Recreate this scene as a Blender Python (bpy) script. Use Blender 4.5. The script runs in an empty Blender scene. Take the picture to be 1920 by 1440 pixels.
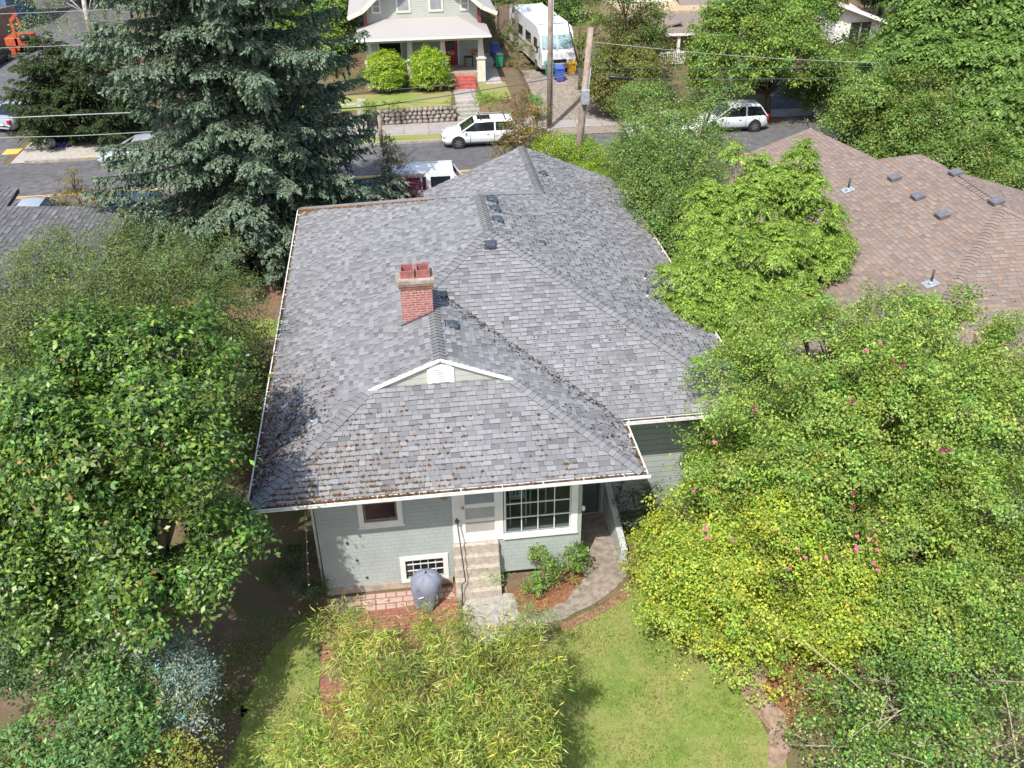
import bpy, bmesh, math, random
import numpy as np
from math import sin, cos, pi, radians
from mathutils import Vector, Matrix
sc = bpy.context.scene
C = sc.collection
# ---------------------------------------------------------------- camera
E0 = 3.95                                     # height of the main eaves
F, PITCH, ROLL, YAW = 1751.63, 0.5695, -0.0122, 0.1211
CP = np.array([3.9004, -16.6826, 13.5206 + E0])
fw = np.array([sin(YAW)*cos(PITCH), cos(YAW)*cos(PITCH), -sin(PITCH)])
rt = np.cross(fw, [0, 0, 1]); rt /= np.linalg.norm(rt); up = np.cross(rt, fw)
RT = rt*cos(ROLL) + up*sin(ROLL); UP = -rt*sin(ROLL) + up*cos(ROLL)
cam = bpy.data.cameras.new('camera'); co = bpy.data.objects.new('camera', cam); C.objects.link(co)
cam.sensor_width = 36; cam.lens = 36*F/1920; cam.clip_end = 2000; cam.clip_start = .1
co.matrix_world = Matrix(((RT[0], UP[0], -fw[0], CP[0]), (RT[1], UP[1], -fw[1], CP[1]), (RT[2], UP[2], -fw[2], CP[2]), (0, 0, 0, 1)))
sc.camera = co
# ---------------------------------------------------------------- light
SD = np.array([.50, .87, -1.42]); SD = SD/np.linalg.norm(SD)      # the way the sunlight travels
elev = math.asin(-SD[2])
w = bpy.data.worlds.new('World'); sc.world = w; w.use_nodes = True
nt = w.node_tree; bg = nt.nodes['Background']; sky = nt.nodes.new('ShaderNodeTexSky'); sky.sky_type = 'NISHITA'
sky.sun_disc = False; sky.sun_elevation = elev; sky.sun_rotation = math.atan2(-SD[0], -SD[1]); sky.air_density = 1.2; sky.dust_density = 2.0
nt.links.new(sky.outputs[0], bg.inputs[0]); bg.inputs[1].default_value = .15
sl = bpy.data.lights.new('sun', 'SUN'); sl.energy = 4.1; sl.angle = radians(.6); sl.color = (1, .955, .88)
so = bpy.data.objects.new('sun', sl); C.objects.link(so); so.rotation_euler = Vector(SD).to_track_quat('-Z', 'Y').to_euler()
sc.view_settings.view_transform = 'Standard'; sc.view_settings.look = 'None'; sc.view_settings.exposure = .51; sc.view_settings.gamma = 1
sc.cycles.max_bounces = 6; sc.cycles.transparent_max_bounces = 6
# ---------------------------------------------------------------- placing
def pray(px, py):
    d = fw*F + RT*(px-960) - UP*(py-720); return d/np.linalg.norm(d)
def P(px, py, axis, val):                      # where the sight line meets a plane of the place
    d = pray(px, py); return CP + d*(val-CP[axis])/d[axis]
def G(px, py, z=0): return P(px, py, 2, z)
def Pn(px, py, p0, n):
    d = pray(px, py); n = np.array(n, float); return CP + d*(np.dot(np.array(p0)-CP, n)/np.dot(d, n))
def depth(q): return np.dot(np.array(q)-CP, fw)
rng = np.random.default_rng(7); random.seed(7)
# ---------------------------------------------------------------- materials
MATS = {}
def nm(name):
    m = bpy.data.materials.new(name); m.use_nodes = True; MATS[name] = m
    return m, m.node_tree, m.node_tree.nodes['Principled BSDF']
def node(nt, t, **k):
    n = nt.nodes.new(t)
    for a, b in k.items(): setattr(n, a, b)
    return n
def rgb(c): return (c[0], c[1], c[2], 1)
def mat(name, col, rough=.6, var=.15, scale=8., bump=0., bscale=30., metal=0., col2=None, spec=.5, det=6.):
    m, nt, b = nm(name); L = nt.links.new
    tc = node(nt, 'ShaderNodeTexCoord'); n = node(nt, 'ShaderNodeTexNoise'); n.inputs['Scale'].default_value = scale; n.inputs['Detail'].default_value = det
    L(tc.outputs['Object'], n.inputs['Vector'])
    r = node(nt, 'ShaderNodeValToRGB'); L(n.outputs['Fac'], r.inputs['Fac'])
    c2 = col2 if col2 is not None else tuple(min(1, x*(1+var)) for x in col)
    c1 = col if col2 is not None else tuple(x*(1-var) for x in col)
    r.color_ramp.elements[0].color = rgb(c1); r.color_ramp.elements[1].color = rgb(c2)
    r.color_ramp.elements[0].position = .35; r.color_ramp.elements[1].position = .65
    L(r.outputs[0], b.inputs['Base Color']); b.inputs['Roughness'].default_value = rough; b.inputs['Metallic'].default_value = metal
    b.inputs['Specular IOR Level'].default_value = spec
    if bump:
        n2 = node(nt, 'ShaderNodeTexNoise'); n2.inputs['Scale'].default_value = bscale; n2.inputs['Detail'].default_value = 4; L(tc.outputs['Object'], n2.inputs['Vector'])
        bp = node(nt, 'ShaderNodeBump'); bp.inputs['Strength'].default_value = bump; bp.inputs['Distance'].default_value = .02
        L(n2.outputs['Fac'], bp.inputs['Height']); L(bp.outputs[0], b.inputs['Normal'])
    return m
def leafmat(name, rough=.5, trans=.3, spec=.4):
    m, nt, b = nm(name); L = nt.links.new
    a = node(nt, 'ShaderNodeAttribute', attribute_name='col'); L(a.outputs['Color'], b.inputs['Base Color'])
    b.inputs['Roughness'].default_value = rough; b.inputs['Specular IOR Level'].default_value = spec
    t = node(nt, 'ShaderNodeBsdfTranslucent'); h = node(nt, 'ShaderNodeHueSaturation'); h.inputs['Value'].default_value = 1.5; h.inputs['Saturation'].default_value = 1.1
    L(a.outputs['Color'], h.inputs['Color']); L(h.outputs[0], t.inputs['Color'])
    mx = node(nt, 'ShaderNodeMixShader'); mx.inputs[0].default_value = trans
    L(b.outputs[0], mx.inputs[1]); L(t.outputs[0], mx.inputs[2]); L(mx.outputs[0], nt.nodes['Material Output'].inputs['Surface'])
    return m
def attrmat(name, rough=.9, nvar=.25, nscale=60., bump=.3, spec=.3):
    m, nt, b = nm(name); L = nt.links.new
    a = node(nt, 'ShaderNodeAttribute', attribute_name='col'); tc = node(nt, 'ShaderNodeTexCoord')
    n = node(nt, 'ShaderNodeTexNoise'); n.inputs['Scale'].default_value = nscale; n.inputs['Detail'].default_value = 3; L(tc.outputs['Object'], n.inputs['Vector'])
    mr = node(nt, 'ShaderNodeMapRange'); mr.inputs['To Min'].default_value = 1-nvar; mr.inputs['To Max'].default_value = 1+nvar; L(n.outputs['Fac'], mr.inputs['Value'])
    n3 = node(nt, 'ShaderNodeTexNoise'); n3.inputs['Scale'].default_value = .5; n3.inputs['Detail'].default_value = 5; L(tc.outputs['Object'], n3.inputs['Vector'])
    mr3 = node(nt, 'ShaderNodeMapRange'); mr3.inputs['To Min'].default_value = .8; mr3.inputs['To Max'].default_value = 1.2; L(n3.outputs['Fac'], mr3.inputs['Value'])
    mm = node(nt, 'ShaderNodeMath', operation='MULTIPLY'); L(mr.outputs[0], mm.inputs[0]); L(mr3.outputs[0], mm.inputs[1])
    v = node(nt, 'ShaderNodeVectorMath', operation='SCALE'); L(a.outputs['Color'], v.inputs[0]); L(mm.outputs[0], v.inputs['Scale'])
    L(v.outputs[0], b.inputs['Base Color']); b.inputs['Roughness'].default_value = rough; b.inputs['Specular IOR Level'].default_value = spec
    if bump:
        bp = node(nt, 'ShaderNodeBump'); bp.inputs['Strength'].default_value = bump; bp.inputs['Distance'].default_value = .01; L(n.outputs['Fac'], bp.inputs['Height']); L(bp.outputs[0], b.inputs['Normal'])
    return m
def brickmat(name, c1, c2, mortar, bw, bh, ms=.01, axis='wall', rough=.85, bump=.6, dirt=None, offset=.5, mscale=1., bias=0.):
    m, nt, b = nm(name); L = nt.links.new
    tc = node(nt, 'ShaderNodeTexCoord'); sx = node(nt, 'ShaderNodeSeparateXYZ'); L(tc.outputs['Object'], sx.inputs[0])
    cx = node(nt, 'ShaderNodeCombineXYZ')
    if axis == 'wall':
        ad = node(nt, 'ShaderNodeMath', operation='ADD'); L(sx.outputs[0], ad.inputs[0]); L(sx.outputs[1], ad.inputs[1])
        L(ad.outputs[0], cx.inputs[0]); L(sx.outputs[2], cx.inputs[1])
    else: L(sx.outputs[0], cx.inputs[0]); L(sx.outputs[1], cx.inputs[1])
    nz = node(nt, 'ShaderNodeTexNoise'); nz.inputs['Scale'].default_value = 3.; L(tc.outputs['Object'], nz.inputs['Vector'])
    wv = node(nt, 'ShaderNodeVectorMath', operation='SCALE'); wv.inputs['Scale'].default_value = bh*.18; L(nz.outputs['Color'], wv.inputs[0])
    av = node(nt, 'ShaderNodeVectorMath', operation='ADD'); L(cx.outputs[0], av.inputs[0]); L(wv.outputs[0], av.inputs[1])
    br = node(nt, 'ShaderNodeTexBrick'); br.offset = offset; br.squash = 1.35; br.squash_frequency = 3
    br.inputs['Scale'].default_value = 1; br.inputs['Brick Width'].default_value = bw; br.inputs['Row Height'].default_value = bh
    br.inputs['Mortar Size'].default_value = ms; br.inputs['Mortar Smooth'].default_value = .2; br.inputs['Bias'].default_value = bias
    br.inputs['Color1'].default_value = rgb(c1); br.inputs['Color2'].default_value = rgb(c2); br.inputs['Mortar'].default_value = rgb(mortar)
    L(av.outputs[0], br.inputs['Vector'])
    n = node(nt, 'ShaderNodeTexNoise'); n.inputs['Scale'].default_value = 1.3; n.inputs['Detail'].default_value = 8; L(tc.outputs['Object'], n.inputs['Vector'])
    mr = node(nt, 'ShaderNodeMapRange'); mr.inputs['To Min'].default_value = .78; mr.inputs['To Max'].default_value = 1.2; L(n.outputs['Fac'], mr.inputs['Value'])
    v = node(nt, 'ShaderNodeVectorMath', operation='SCALE'); L(br.outputs['Color'], v.inputs[0]); L(mr.outputs[0], v.inputs['Scale'])
    out = v.outputs[0]
    if dirt:
        n4 = node(nt, 'ShaderNodeTexNoise'); n4.inputs['Scale'].default_value = dirt[1]; n4.inputs['Detail'].default_value = 7; L(tc.outputs['Object'], n4.inputs['Vector'])
        r4 = node(nt, 'ShaderNodeValToRGB'); r4.color_ramp.elements[0].position = dirt[2]; r4.color_ramp.elements[1].position = dirt[2]+.12; L(n4.outputs['Fac'], r4.inputs['Fac'])
        mx = node(nt, 'ShaderNodeMix', data_type='RGBA'); L(r4.outputs[0], mx.inputs['Factor']); L(out, mx.inputs['A']); mx.inputs['B'].default_value = rgb(dirt[0]); out = mx.outputs['Result']
    L(out, b.inputs['Base Color']); b.inputs['Roughness'].default_value = rough
    bp = node(nt, 'ShaderNodeBump'); bp.inputs['Strength'].default_value = bump; bp.inputs['Distance'].default_value = .012; bp.invert = True
    L(br.outputs['Fac'], bp.inputs['Height']); L(bp.outputs[0], b.inputs['Normal'])
    return m
def glassmat(name, tint=(.8, .9, .95), op=.25, rough=.03):
    m, nt, b = nm(name); L = nt.links.new
    b.inputs['Base Color'].default_value = rgb((.02, .03, .035)); b.inputs['Roughness'].default_value = rough; b.inputs['Specular IOR Level'].default_value = .9
    t = node(nt, 'ShaderNodeBsdfTransparent'); t.inputs[0].default_value = rgb(tint)
    mx = node(nt, 'ShaderNodeMixShader'); mx.inputs[0].default_value = op; L(t.outputs[0], mx.inputs[1]); L(b.outputs[0], mx.inputs[2]); L(mx.outputs[0], nt.nodes['Material Output'].inputs['Surface'])
    return m
def groundmat(name, cols, scales, bump=.5, bscale=40., rough=.95):
    """three mixed natural colours, patches of two sizes"""
    m, nt, b = nm(name); L = nt.links.new; tc = node(nt, 'ShaderNodeTexCoord'); cur = None
    for i, (c, s) in enumerate(zip(cols[1:], scales)):
        n = node(nt, 'ShaderNodeTexNoise'); n.inputs['Scale'].default_value = s; n.inputs['Detail'].default_value = 8; n.inputs['Roughness'].default_value = .65
        mp = node(nt, 'ShaderNodeMapping'); mp.inputs['Location'].default_value = (i*7.3, i*3.1, 0); L(tc.outputs['Object'], mp.inputs[0]); L(mp.outputs[0], n.inputs['Vector'])
        r = node(nt, 'ShaderNodeValToRGB'); r.color_ramp.elements[0].position = .42; r.color_ramp.elements[1].position = .62; L(n.outputs['Fac'], r.inputs['Fac'])
        mx = node(nt, 'ShaderNodeMix', data_type='RGBA'); L(r.outputs[0], mx.inputs['Factor'])
        if cur is None: mx.inputs['A'].default_value = rgb(cols[0])
        else: L(cur, mx.inputs['A'])
        mx.inputs['B'].default_value = rgb(c); cur = mx.outputs['Result']
    L(cur, b.inputs['Base Color']); b.inputs['Roughness'].default_value = rough; b.inputs['Specular IOR Level'].default_value = .2
    n2 = node(nt, 'ShaderNodeTexNoise'); n2.inputs['Scale'].default_value = bscale; n2.inputs['Detail'].default_value = 4; L(tc.outputs['Object'], n2.inputs['Vector'])
    bp = node(nt, 'ShaderNodeBump'); bp.inputs['Strength'].default_value = bump; bp.inputs['Distance'].default_value = .03; L(n2.outputs['Fac'], bp.inputs['Height']); L(bp.outputs[0], b.inputs['Normal'])
    return m
M_white = mat('white_paint', (.74, .73, .70), .5, .06, 3, .1, 20)
M_trim2 = mat('cream_paint', (.66, .62, .52), .6, .08, 3)
M_gutter = mat('gutter_white', (.70, .69, .67), .5, .12, 6)
M_felt = mat('roofing_felt', (.05, .048, .05), .9, .2, 10)
M_debris = mat('gutter_debris', (.05, .03, .018), .95, .4, 14, .8, 50, col2=(.22, .15, .07))
M_shingle = attrmat('roof_shingle', .9, .22, 55)
M_siding = brickmat('shingle_siding', (.36, .40, .385), (.375, .415, .40), (.27, .305, .295), .21, .125, .005, bump=.4)
M_lap = brickmat('lap_siding', (.37, .41, .395), (.385, .425, .41), (.22, .25, .25), 6., .19, .008, bump=.8)
M_greenlap = brickmat('pale_green_siding', (.42, .435, .385), (.45, .46, .41), (.33, .35, .31), 6., .16, .008)
M_foundation = mat('foundation_concrete', (.42, .34, .28), .9, .25, 4, .4, 20)
M_brick = brickmat('chimney_brick', (.30, .06, .05), (.42, .13, .11), (.40, .29, .26), .2, .068, .014, dirt=((.52, .36, .34), 14., .58))
M_clay = mat('clay_flue', (.30, .11, .10), .8, .2, 8)
M_conc = mat('old_concrete', (.34, .32, .29), .9, .2, 5, .4, 30)
M_cream = groundmat('stoop_concrete', [(.49, .44, .37), (.43, .385, .325), (.34, .29, .245)], [3, 9], .3)
M_black = mat('black_metal', (.02, .02, .022), .45, .2, 8)
M_vent = mat('vent_plastic', (.055, .065, .085), .5, .15, 8)
M_lead = mat('lead_flashing', (.40, .43, .46), .45, .2, 8, metal=.3)
M_pipe = mat('vent_pipe_metal', (.05, .05, .05), .5, .2, 8)
M_glass = glassmat('window_glass', (.75, .85, .85), .45)
M_darkglass = mat('dark_glass', (.015, .02, .024), .08, .2, 3, spec=.8)
M_paleglass = mat('blind_behind_glass', (.30, .31, .33), .25, .15, 2, spec=.7)
M_interior = mat('room_interior', (.05, .055, .05), .9, .4, 1.5)
M_floorint = mat('room_floor', (.12, .09, .07), .8, .3, 2)
M_brown = mat('brown_sash', (.23, .16, .12), .6, .15, 8)
M_bark = mat('bark', (.10, .075, .055), .9, .35, 9, .8, 30)
M_greybark = mat('grey_bark', (.26, .22, .18), .9, .3, 9, .6, 30)
M_palebark = mat('birch_bark', (.62, .58, .52), .8, .3, 4, .3, 20, col2=(.35, .31, .27))
M_pole = mat('weathered_pole', (.24, .17, .13), .9, .3, 3, .6, 20, col2=(.36, .29, .25))
M_wire = mat('wire_cable', (.10, .11, .12), .6, .1, 3)
M_wirepale = mat('pale_cable', (.36, .38, .40), .5, .1, 3)
M_rubber = mat('tyre_rubber', (.02, .02, .021), .8, .2, 12)
M_rim = mat('alloy_rim', (.45, .46, .48), .3, .1, 12, metal=.8)
M_carglass = mat('car_glass', (.012, .017, .022), .05, .2, 3, spec=.9)
M_chrome = mat('chrome', (.6, .6, .6), .2, .05, 5, metal=.9)
M_red = mat('tail_light_red', (.45, .01, .015), .25, .1, 5)
M_lamp = mat('head_light', (.35, .37, .39), .15, .1, 5)
M_carwhite = mat('white_car_paint', (.76, .77, .78), .22, .03, 2)
M_leaf = leafmat('leaf', .55, .32)
M_gloss = leafmat('glossy_leaf', .42, .22, .45)
M_needle = leafmat('needle', .6, .26, .3)
M_petal = leafmat('petal', .6, .4)
M_cedarfence = brickmat('board_fence', (.20, .14, .11), (.26, .19, .15), (.06, .045, .035), .15, 8., .012, offset=0)
M_cover = mat('grill_cover_cloth', (.20, .22, .29), .75, .12, 5, .5, 6)
M_asphalt = groundmat('asphalt', [(.125, .122, .128), (.16, .155, .158), (.095, .092, .097)], [.22, 2.2], .25, 70)
M_walkc = groundmat('walk_concrete', [(.33, .28, .24), (.27, .23, .20), (.19, .155, .125)], [1.2, 5], .3, 40)
M_sidewalk = brickmat('sidewalk_concrete', (.31, .28, .27), (.35, .32, .30), (.15, .13, .11), 1.5, 1.5, .02, axis='flat', bump=.3, offset=0)
M_palewalk = groundmat('pale_concrete', [(.46, .43, .39), (.40, .37, .34), (.33, .30, .27)], [.8, 5], .2, 40)
M_yellow = mat('yellow_paint', (.72, .42, .10), .8, .15, 6)
M_kerb = mat('kerb_concrete', (.33, .30, .26), .9, .25, 4, .3, 20)
M_patio = brickmat('patio_brick', (.27, .095, .065), (.34, .14, .10), (.13, .07, .055), .21, .105, .008, axis='flat', dirt=((.20, .11, .085), 1.6, .55), bump=.5)
M_patiopale = brickmat('worn_pale_brick', (.40, .28, .25), (.46, .34, .30), (.27, .11, .085), .26, .20, .018, axis='flat', dirt=((.36, .15, .11), 3., .60), bump=.5)
M_lawn = groundmat('lawn', [(.17, .24, .05), (.25, .33, .075), (.32, .32, .11)], [3.6, .7], .9, 90)
M_lawn2 = groundmat('far_lawn', [(.17, .25, .05), (.21, .29, .065), (.30, .26, .11)], [1.6, .3], .7, 60)
M_dirt = groundmat('ground_soil', [(.16, .10, .07), (.20, .135, .09), (.12, .12, .05)], [1., .7], .7, 30)
M_mulch = groundmat('orange_mulch', [(.28, .12, .06), (.38, .18, .09), (.16, .08, .05)], [4, 12], .9, 50)
M_pink = groundmat('pink_path', [(.40, .28, .22), (.33, .22, .18), (.22, .15, .11)], [1.5, 6], .5, 50)
M_stone = mat('rubble_stone', (.22, .185, .16), .9, .4, 6, .8, 14, col2=(.33, .29, .26))
M_orange = groundmat('orange_stain_wood', [(.62, .20, .03), (.52, .16, .03), (.30, .10, .03)], [2, 8], .3)
# ---------------------------------------------------------------- mesh building
class MB:
    def __init__(s): s.v = []; s.f = []; s.mi = []; s.col = []; s.sm = []
    def add(s, vs, fs, mi=0, col=None, smooth=False):
        o = len(s.v); s.v += [tuple(map(float, q)) for q in vs]
        for f in fs: s.f.append(tuple(i+o for i in f)); s.mi.append(mi); s.sm.append(smooth)
        s.col += [(col if col is not None else (1, 1, 1))]*len(vs); return s
    def box(s, x0, y0, z0, x1, y1, z1, mi=0, col=None):
        v = [(x, y, z) for z in (z0, z1) for y in (y0, y1) for x in (x0, x1)]
        return s.add(v, [(0, 2, 3, 1), (4, 5, 7, 6), (0, 1, 5, 4), (2, 6, 7, 3), (0, 4, 6, 2), (1, 3, 7, 5)], mi, col)
    def bar(s, a, b, w, h, upv=(0, 0, 1), mi=0, col=None):   # a bar with a rectangular section from a to b
        a = np.array(a, float); b = np.array(b, float); d = b-a; d /= np.linalg.norm(d); u = np.array(upv, float)
        if abs(np.dot(u, d)) > .95: u = np.array([1., 0, 0])
        r = np.cross(d, u); r /= np.linalg.norm(r); u = np.cross(r, d)
        v = [e+r*sx*w/2+u*sz*h/2 for e in (a, b) for sz in (-1, 1) for sx in (-1, 1)]
        return s.add(v, [(0, 2, 3, 1), (4, 5, 7, 6), (0, 1, 5, 4), (2, 6, 7, 3), (0, 4, 6, 2), (1, 3, 7, 5)], mi, col)
    def tube(s, pts, rad, n=8, mi=0, col=None, cap=True, smooth=True):
        pts = [np.array(q, float) for q in pts]; rad = rad if hasattr(rad, '__len__') else [rad]*len(pts); vs = []; fs = []; ref = None
        for i, q in enumerate(pts):
            d = pts[min(i+1, len(pts)-1)]-pts[max(i-1, 0)]; d = d/(np.linalg.norm(d)+1e-9)
            if ref is None: ref = np.array([1., 0, 0]) if abs(d[0]) < .9 else np.array([0, 1., 0])
            a = np.cross(d, ref); a /= np.linalg.norm(a)+1e-9; b = np.cross(d, a); ref = np.cross(a, d) if False else ref
            for k in range(n):
                t = 2*pi*k/n; vs.append(q+(a*cos(t)+b*sin(t))*rad[i])
        for i in range(len(pts)-1):
            for k in range(n): fs.append((i*n+k, i*n+(k+1) % n, (i+1)*n+(k+1) % n, (i+1)*n+k))
        s.add(vs, fs, mi, col, smooth)
        if cap:
            o = len(s.v)-len(vs); s.f.append(tuple(o+k for k in range(n))[::-1]); s.mi.append(mi); s.sm.append(False)
            s.f.append(tuple(o+(len(pts)-1)*n+k for k in range(n))); s.mi.append(mi); s.sm.append(False)
        return s
    def poly(s, pts, thick=0, mi=0, mside=None, col=None):    # planar polygon, with thickness downwards
        n = len(pts); pts = [np.array(q, float) for q in pts]
        if not thick: return s.add(pts, [tuple(range(n))], mi, col)
        lo = [q-np.array([0, 0, thick]) for q in pts]; s.add(pts+lo, [tuple(range(n))], mi, col); o = len(s.v)-2*n
        s.f.append(tuple(o+n+i for i in range(n))[::-1]); s.mi.append(mi if mside is None else mside); s.sm.append(False)
        for i in range(n):
            j = (i+1) % n; s.f.append((o+i, o+n+i, o+n+j, o+j)); s.mi.append(mi if mside is None else mside); s.sm.append(False)
        return s
    def ball(s, c, r, nu=10, nv=7, mi=0, col=None, jit=0, zmin=-1.):
        vs = []; fs = []; r = np.array(r if hasattr(r, '__len__') else (r, r, r))
        for i in range(nv+1):
            t = pi*i/nv
            for k in range(nu):
                q = np.array([sin(t)*cos(2*pi*k/nu), sin(t)*sin(2*pi*k/nu), max(cos(t), zmin)]); vs.append(np.array(c)+q*r*(1+random.uniform(-jit, jit)))
        for i in range(nv):
            for k in range(nu): fs.append((i*nu+k, (i+1)*nu+k, (i+1)*nu+(k+1) % nu, i*nu+(k+1) % nu))
        return s.add(vs, fs, mi, col, True)
    def build(s, name, mats, parent=None, bevel=0, origin=None):
        if not isinstance(mats, (list, tuple)): mats = [mats]
        me = bpy.data.meshes.new(name); off = np.zeros(3)
        if parent is not None:
            q = parent
            while q is not None: off = off+np.array(q.location); q = q.parent
        elif origin is not None: off = np.array(origin, float)
        loc = off if parent is None else np.zeros(3)
        if parent is not None and parent.get('_local'): off = np.zeros(3)
        if parent is not None and parent.parent is not None and parent.parent.get('_local'): off = np.zeros(3)
        V = np.array(s.v)-off
        me.from_pydata(V.tolist(), [], s.f)
        for m in mats: me.materials.append(m)
        me.polygons.foreach_set('material_index', s.mi); me.polygons.foreach_set('use_smooth', s.sm)
        if any(c != (1, 1, 1) for c in s.col):
            a = me.color_attributes.new('col', 'FLOAT_COLOR', 'POINT'); a.data.foreach_set('color', np.hstack([np.array(s.col), np.ones((len(s.col), 1))]).ravel())
        me.validate(); me.update()
        o = bpy.data.objects.new(name, me); C.objects.link(o); o.location = loc
        if parent is not None: o.parent = parent
        if bevel:
            b = o.modifiers.new('bevel', 'BEVEL'); b.width = bevel; b.segments = 2; b.limit_method = 'ANGLE'; b.angle_limit = radians(40)
        return o
def tag(o, label=None, cat=None, group=None, kind=None):
    if label: o['label'] = label
    if cat: o['category'] = cat
    if group: o['group'] = group
    if kind: o['kind'] = kind
    return o
def thing(name, label, cat, loc=(0, 0, 0), rz=0, group=None, local=False):
    o = bpy.data.objects.new(name, None); C.objects.link(o); o.location = loc; o.rotation_euler = (0, 0, rz); o.empty_display_size = .3
    if local: o['_local'] = 1
    return tag(o, label, cat, group)
def copy_tree(o, parent=None):
    c = o.copy(); C.objects.link(c); c.parent = parent
    for ch in list(o.children): copy_tree(ch, c)
    return c
def quads(name, V, col, material, parent=None, fs=4):         # V (n,4,3), one colour for each leaf
    n = len(V); off = np.zeros(3); q = parent
    while q is not None: off = off+np.array(q.location); q = q.parent
    me = bpy.data.meshes.new(name); me.vertices.add(n*4); me.vertices.foreach_set('co', (V.reshape(-1, 3)-off).ravel().astype(np.float32))
    me.loops.add(n*4); me.loops.foreach_set('vertex_index', np.arange(n*4, dtype=np.int32)); me.polygons.add(n)
    me.polygons.foreach_set('loop_start', np.arange(0, n*4, 4, dtype=np.int32)); me.update(calc_edges=True)
    a = me.color_attributes.new('col', 'FLOAT_COLOR', 'POINT')
    cc = np.ones((n, 4, 4), np.float32); cc[:, :, :3] = col[:, None, :]; a.data.foreach_set('color', cc.ravel())
    me.materials.append(material); o = bpy.data.objects.new(name, me); C.objects.link(o)
    if parent is not None: o.parent = parent
    return o
def unit(a): return a/(np.linalg.norm(a, axis=-1, keepdims=True)+1e-9)
def leafV(c, A, N, L, W, fold=.2):
    A = unit(A); S = unit(np.cross(A, N)); N = np.cross(S, A); L = np.reshape(L, (-1, 1)); W = np.reshape(W, (-1, 1))
    return np.stack([c-A*L/2, c+S*W/2+N*W*fold, c+A*L/2-N*L*.08, c-S*W/2+N*W*fold], 1)
def palette(n, cols, wts, var=.12):
    idx = rng.choice(len(cols), n, p=np.array(wts)/sum(wts)); c = np.array(cols)[idx]; return np.clip(c*(1+rng.normal(0, var, (n, 1))), .004, 1)
# ---------------------------------------------------------------- lobes
def LB(specs):                                                # (px, py, z, radius in px, flatten) -> real lobes
    out = []
    for s in specs:
        c = G(s[0], s[1], s[2]); r = s[3]*depth(c)/F; fl = s[4] if len(s) > 4 else .8; out.append((c, np.array([r, r, r*fl])))
    return out
def LBY(specs):                                               # the same with the distance across the street given
    out = []
    for q in specs:
        c = P(q[0], q[1], 1, q[2]); r = q[3]*depth(c)/F; fl = q[4] if len(q) > 4 else .8; out.append((c, np.array([r, r, r*fl])))
    return out
def lumps(p, wl):
    f = 0
    for i in range(6):
        k = unit(rng.normal(0, 1, 3))*2*pi/(wl*rng.uniform(.7, 1.5)); f = f+np.sin(p@k+rng.uniform(0, 6.28))
    return f/2.2
def crown_leaves(lobes, dens, cr, per, size, aspect, upb=.6, shell=(.5, 1.), rough=.22, droop=0., cut=.12, hang=0., fold=.2, wl=None, thr=-.35, radial=0.):
    Cs = []; O = []; cent = []
    for c, r in lobes:
        area = 4*pi*((r[0]*r[1])**1.6/3+(r[0]*r[2])**1.6*2/3)**(1/1.6); n = max(4, int(area*dens))
        d = unit(rng.normal(0, 1, (n, 3))); d[:, 2] = np.where(d[:, 2] < -.35, -d[:, 2], d[:, 2])
        ph = rng.uniform(0, 6, 3); wob = 1+rough*np.sin(d[:, 0]*5+ph[0])*np.sin(d[:, 1]*5+ph[1])+rough*.6*np.sin(d[:, 2]*9+ph[2]+d[:, 0]*7)
        t = rng.uniform(shell[0]**3, shell[1]**3, n)**(1/3); cc = c+d*r*(wob*t)[:, None]
        keep = cc[:, 2] > cut; cent.append(cc[keep]); O.append(d[keep])
    cen = np.vstack(cent); O = np.vstack(O); wl = wl or cr*4.2
    fl = lumps(cen, wl); kp = fl+rng.normal(0, .2, len(fl)) > thr; cen = cen[kp]+O[kp]*(fl[kp]*wl*.19)[:, None]; O = O[kp]; n = len(cen)
    k = rng.poisson(per, n)+1; idx = np.repeat(np.arange(n), k); m = len(idx)
    sc_ = rng.uniform(.6, 1.35, n)*cr
    off = rng.normal(0, .5, (m, 3))*sc_[idx][:, None]; off[:, 2] *= .6; off[:, 2] -= droop*(off[:, 0]**2+off[:, 1]**2)/cr
    pos = cen[idx]+off; out = O[idx]
    N = unit(out*.6+np.array([0, 0, upb])+rng.normal(0, .42, (m, 3))); A = unit(unit(np.cross(N, rng.normal(0, 1, (m, 3))))+hang*(out*np.array([1, 1, 0])*.6+np.array([0, 0, -.8]))+radial*unit(off+[0, 0, .05]))
    L = size*rng.uniform(.65, 1.3, m); L = L*rng.uniform(.75, 1.25, n)[idx]; return leafV(pos, A, N, L, L*aspect, fold), cen, idx
def limbs(mb, base, lobes, cen, r0, ntw=7, tw=.016, spread=.35, seed=0):
    base = np.array(base, float); rr = random.Random(seed); top = np.mean([c for c, r in lobes], 0)
    fork = base*(1-.0)+(top-base)*np.array([spread*.6, spread*.6, spread]); mid = (base+fork)/2+np.array([rr.uniform(-.1, .1), rr.uniform(-.1, .1), 0])
    mb.tube([base, mid, fork], [r0, r0*.85, r0*.75], 9)
    for c, r in lobes:
        a = fork; m = (a+c)/2+np.array([rr.uniform(-.3, .3), rr.uniform(-.3, .3), rr.uniform(0, .3)])*r[0]*.5
        mb.tube([a, m, c+np.array([0, 0, r[2]*.2])], [r0*.6, r0*.4, r0*.2], 6)
        near = cen[np.linalg.norm(cen-c, axis=1) < r[0]*1.15]
        if len(near):
            for q in near[rng.choice(len(near), min(ntw, len(near)), replace=False)]:
                mm = (m*.4+c*.6+q)/2+np.array([rr.uniform(-.1, .1), rr.uniform(-.1, .1), .05])*r[0]; mb.tube([m*.5+c*.5, mm, q], [r0*.22+tw*.5, tw, tw*.5], 4, cap=False)
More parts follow.
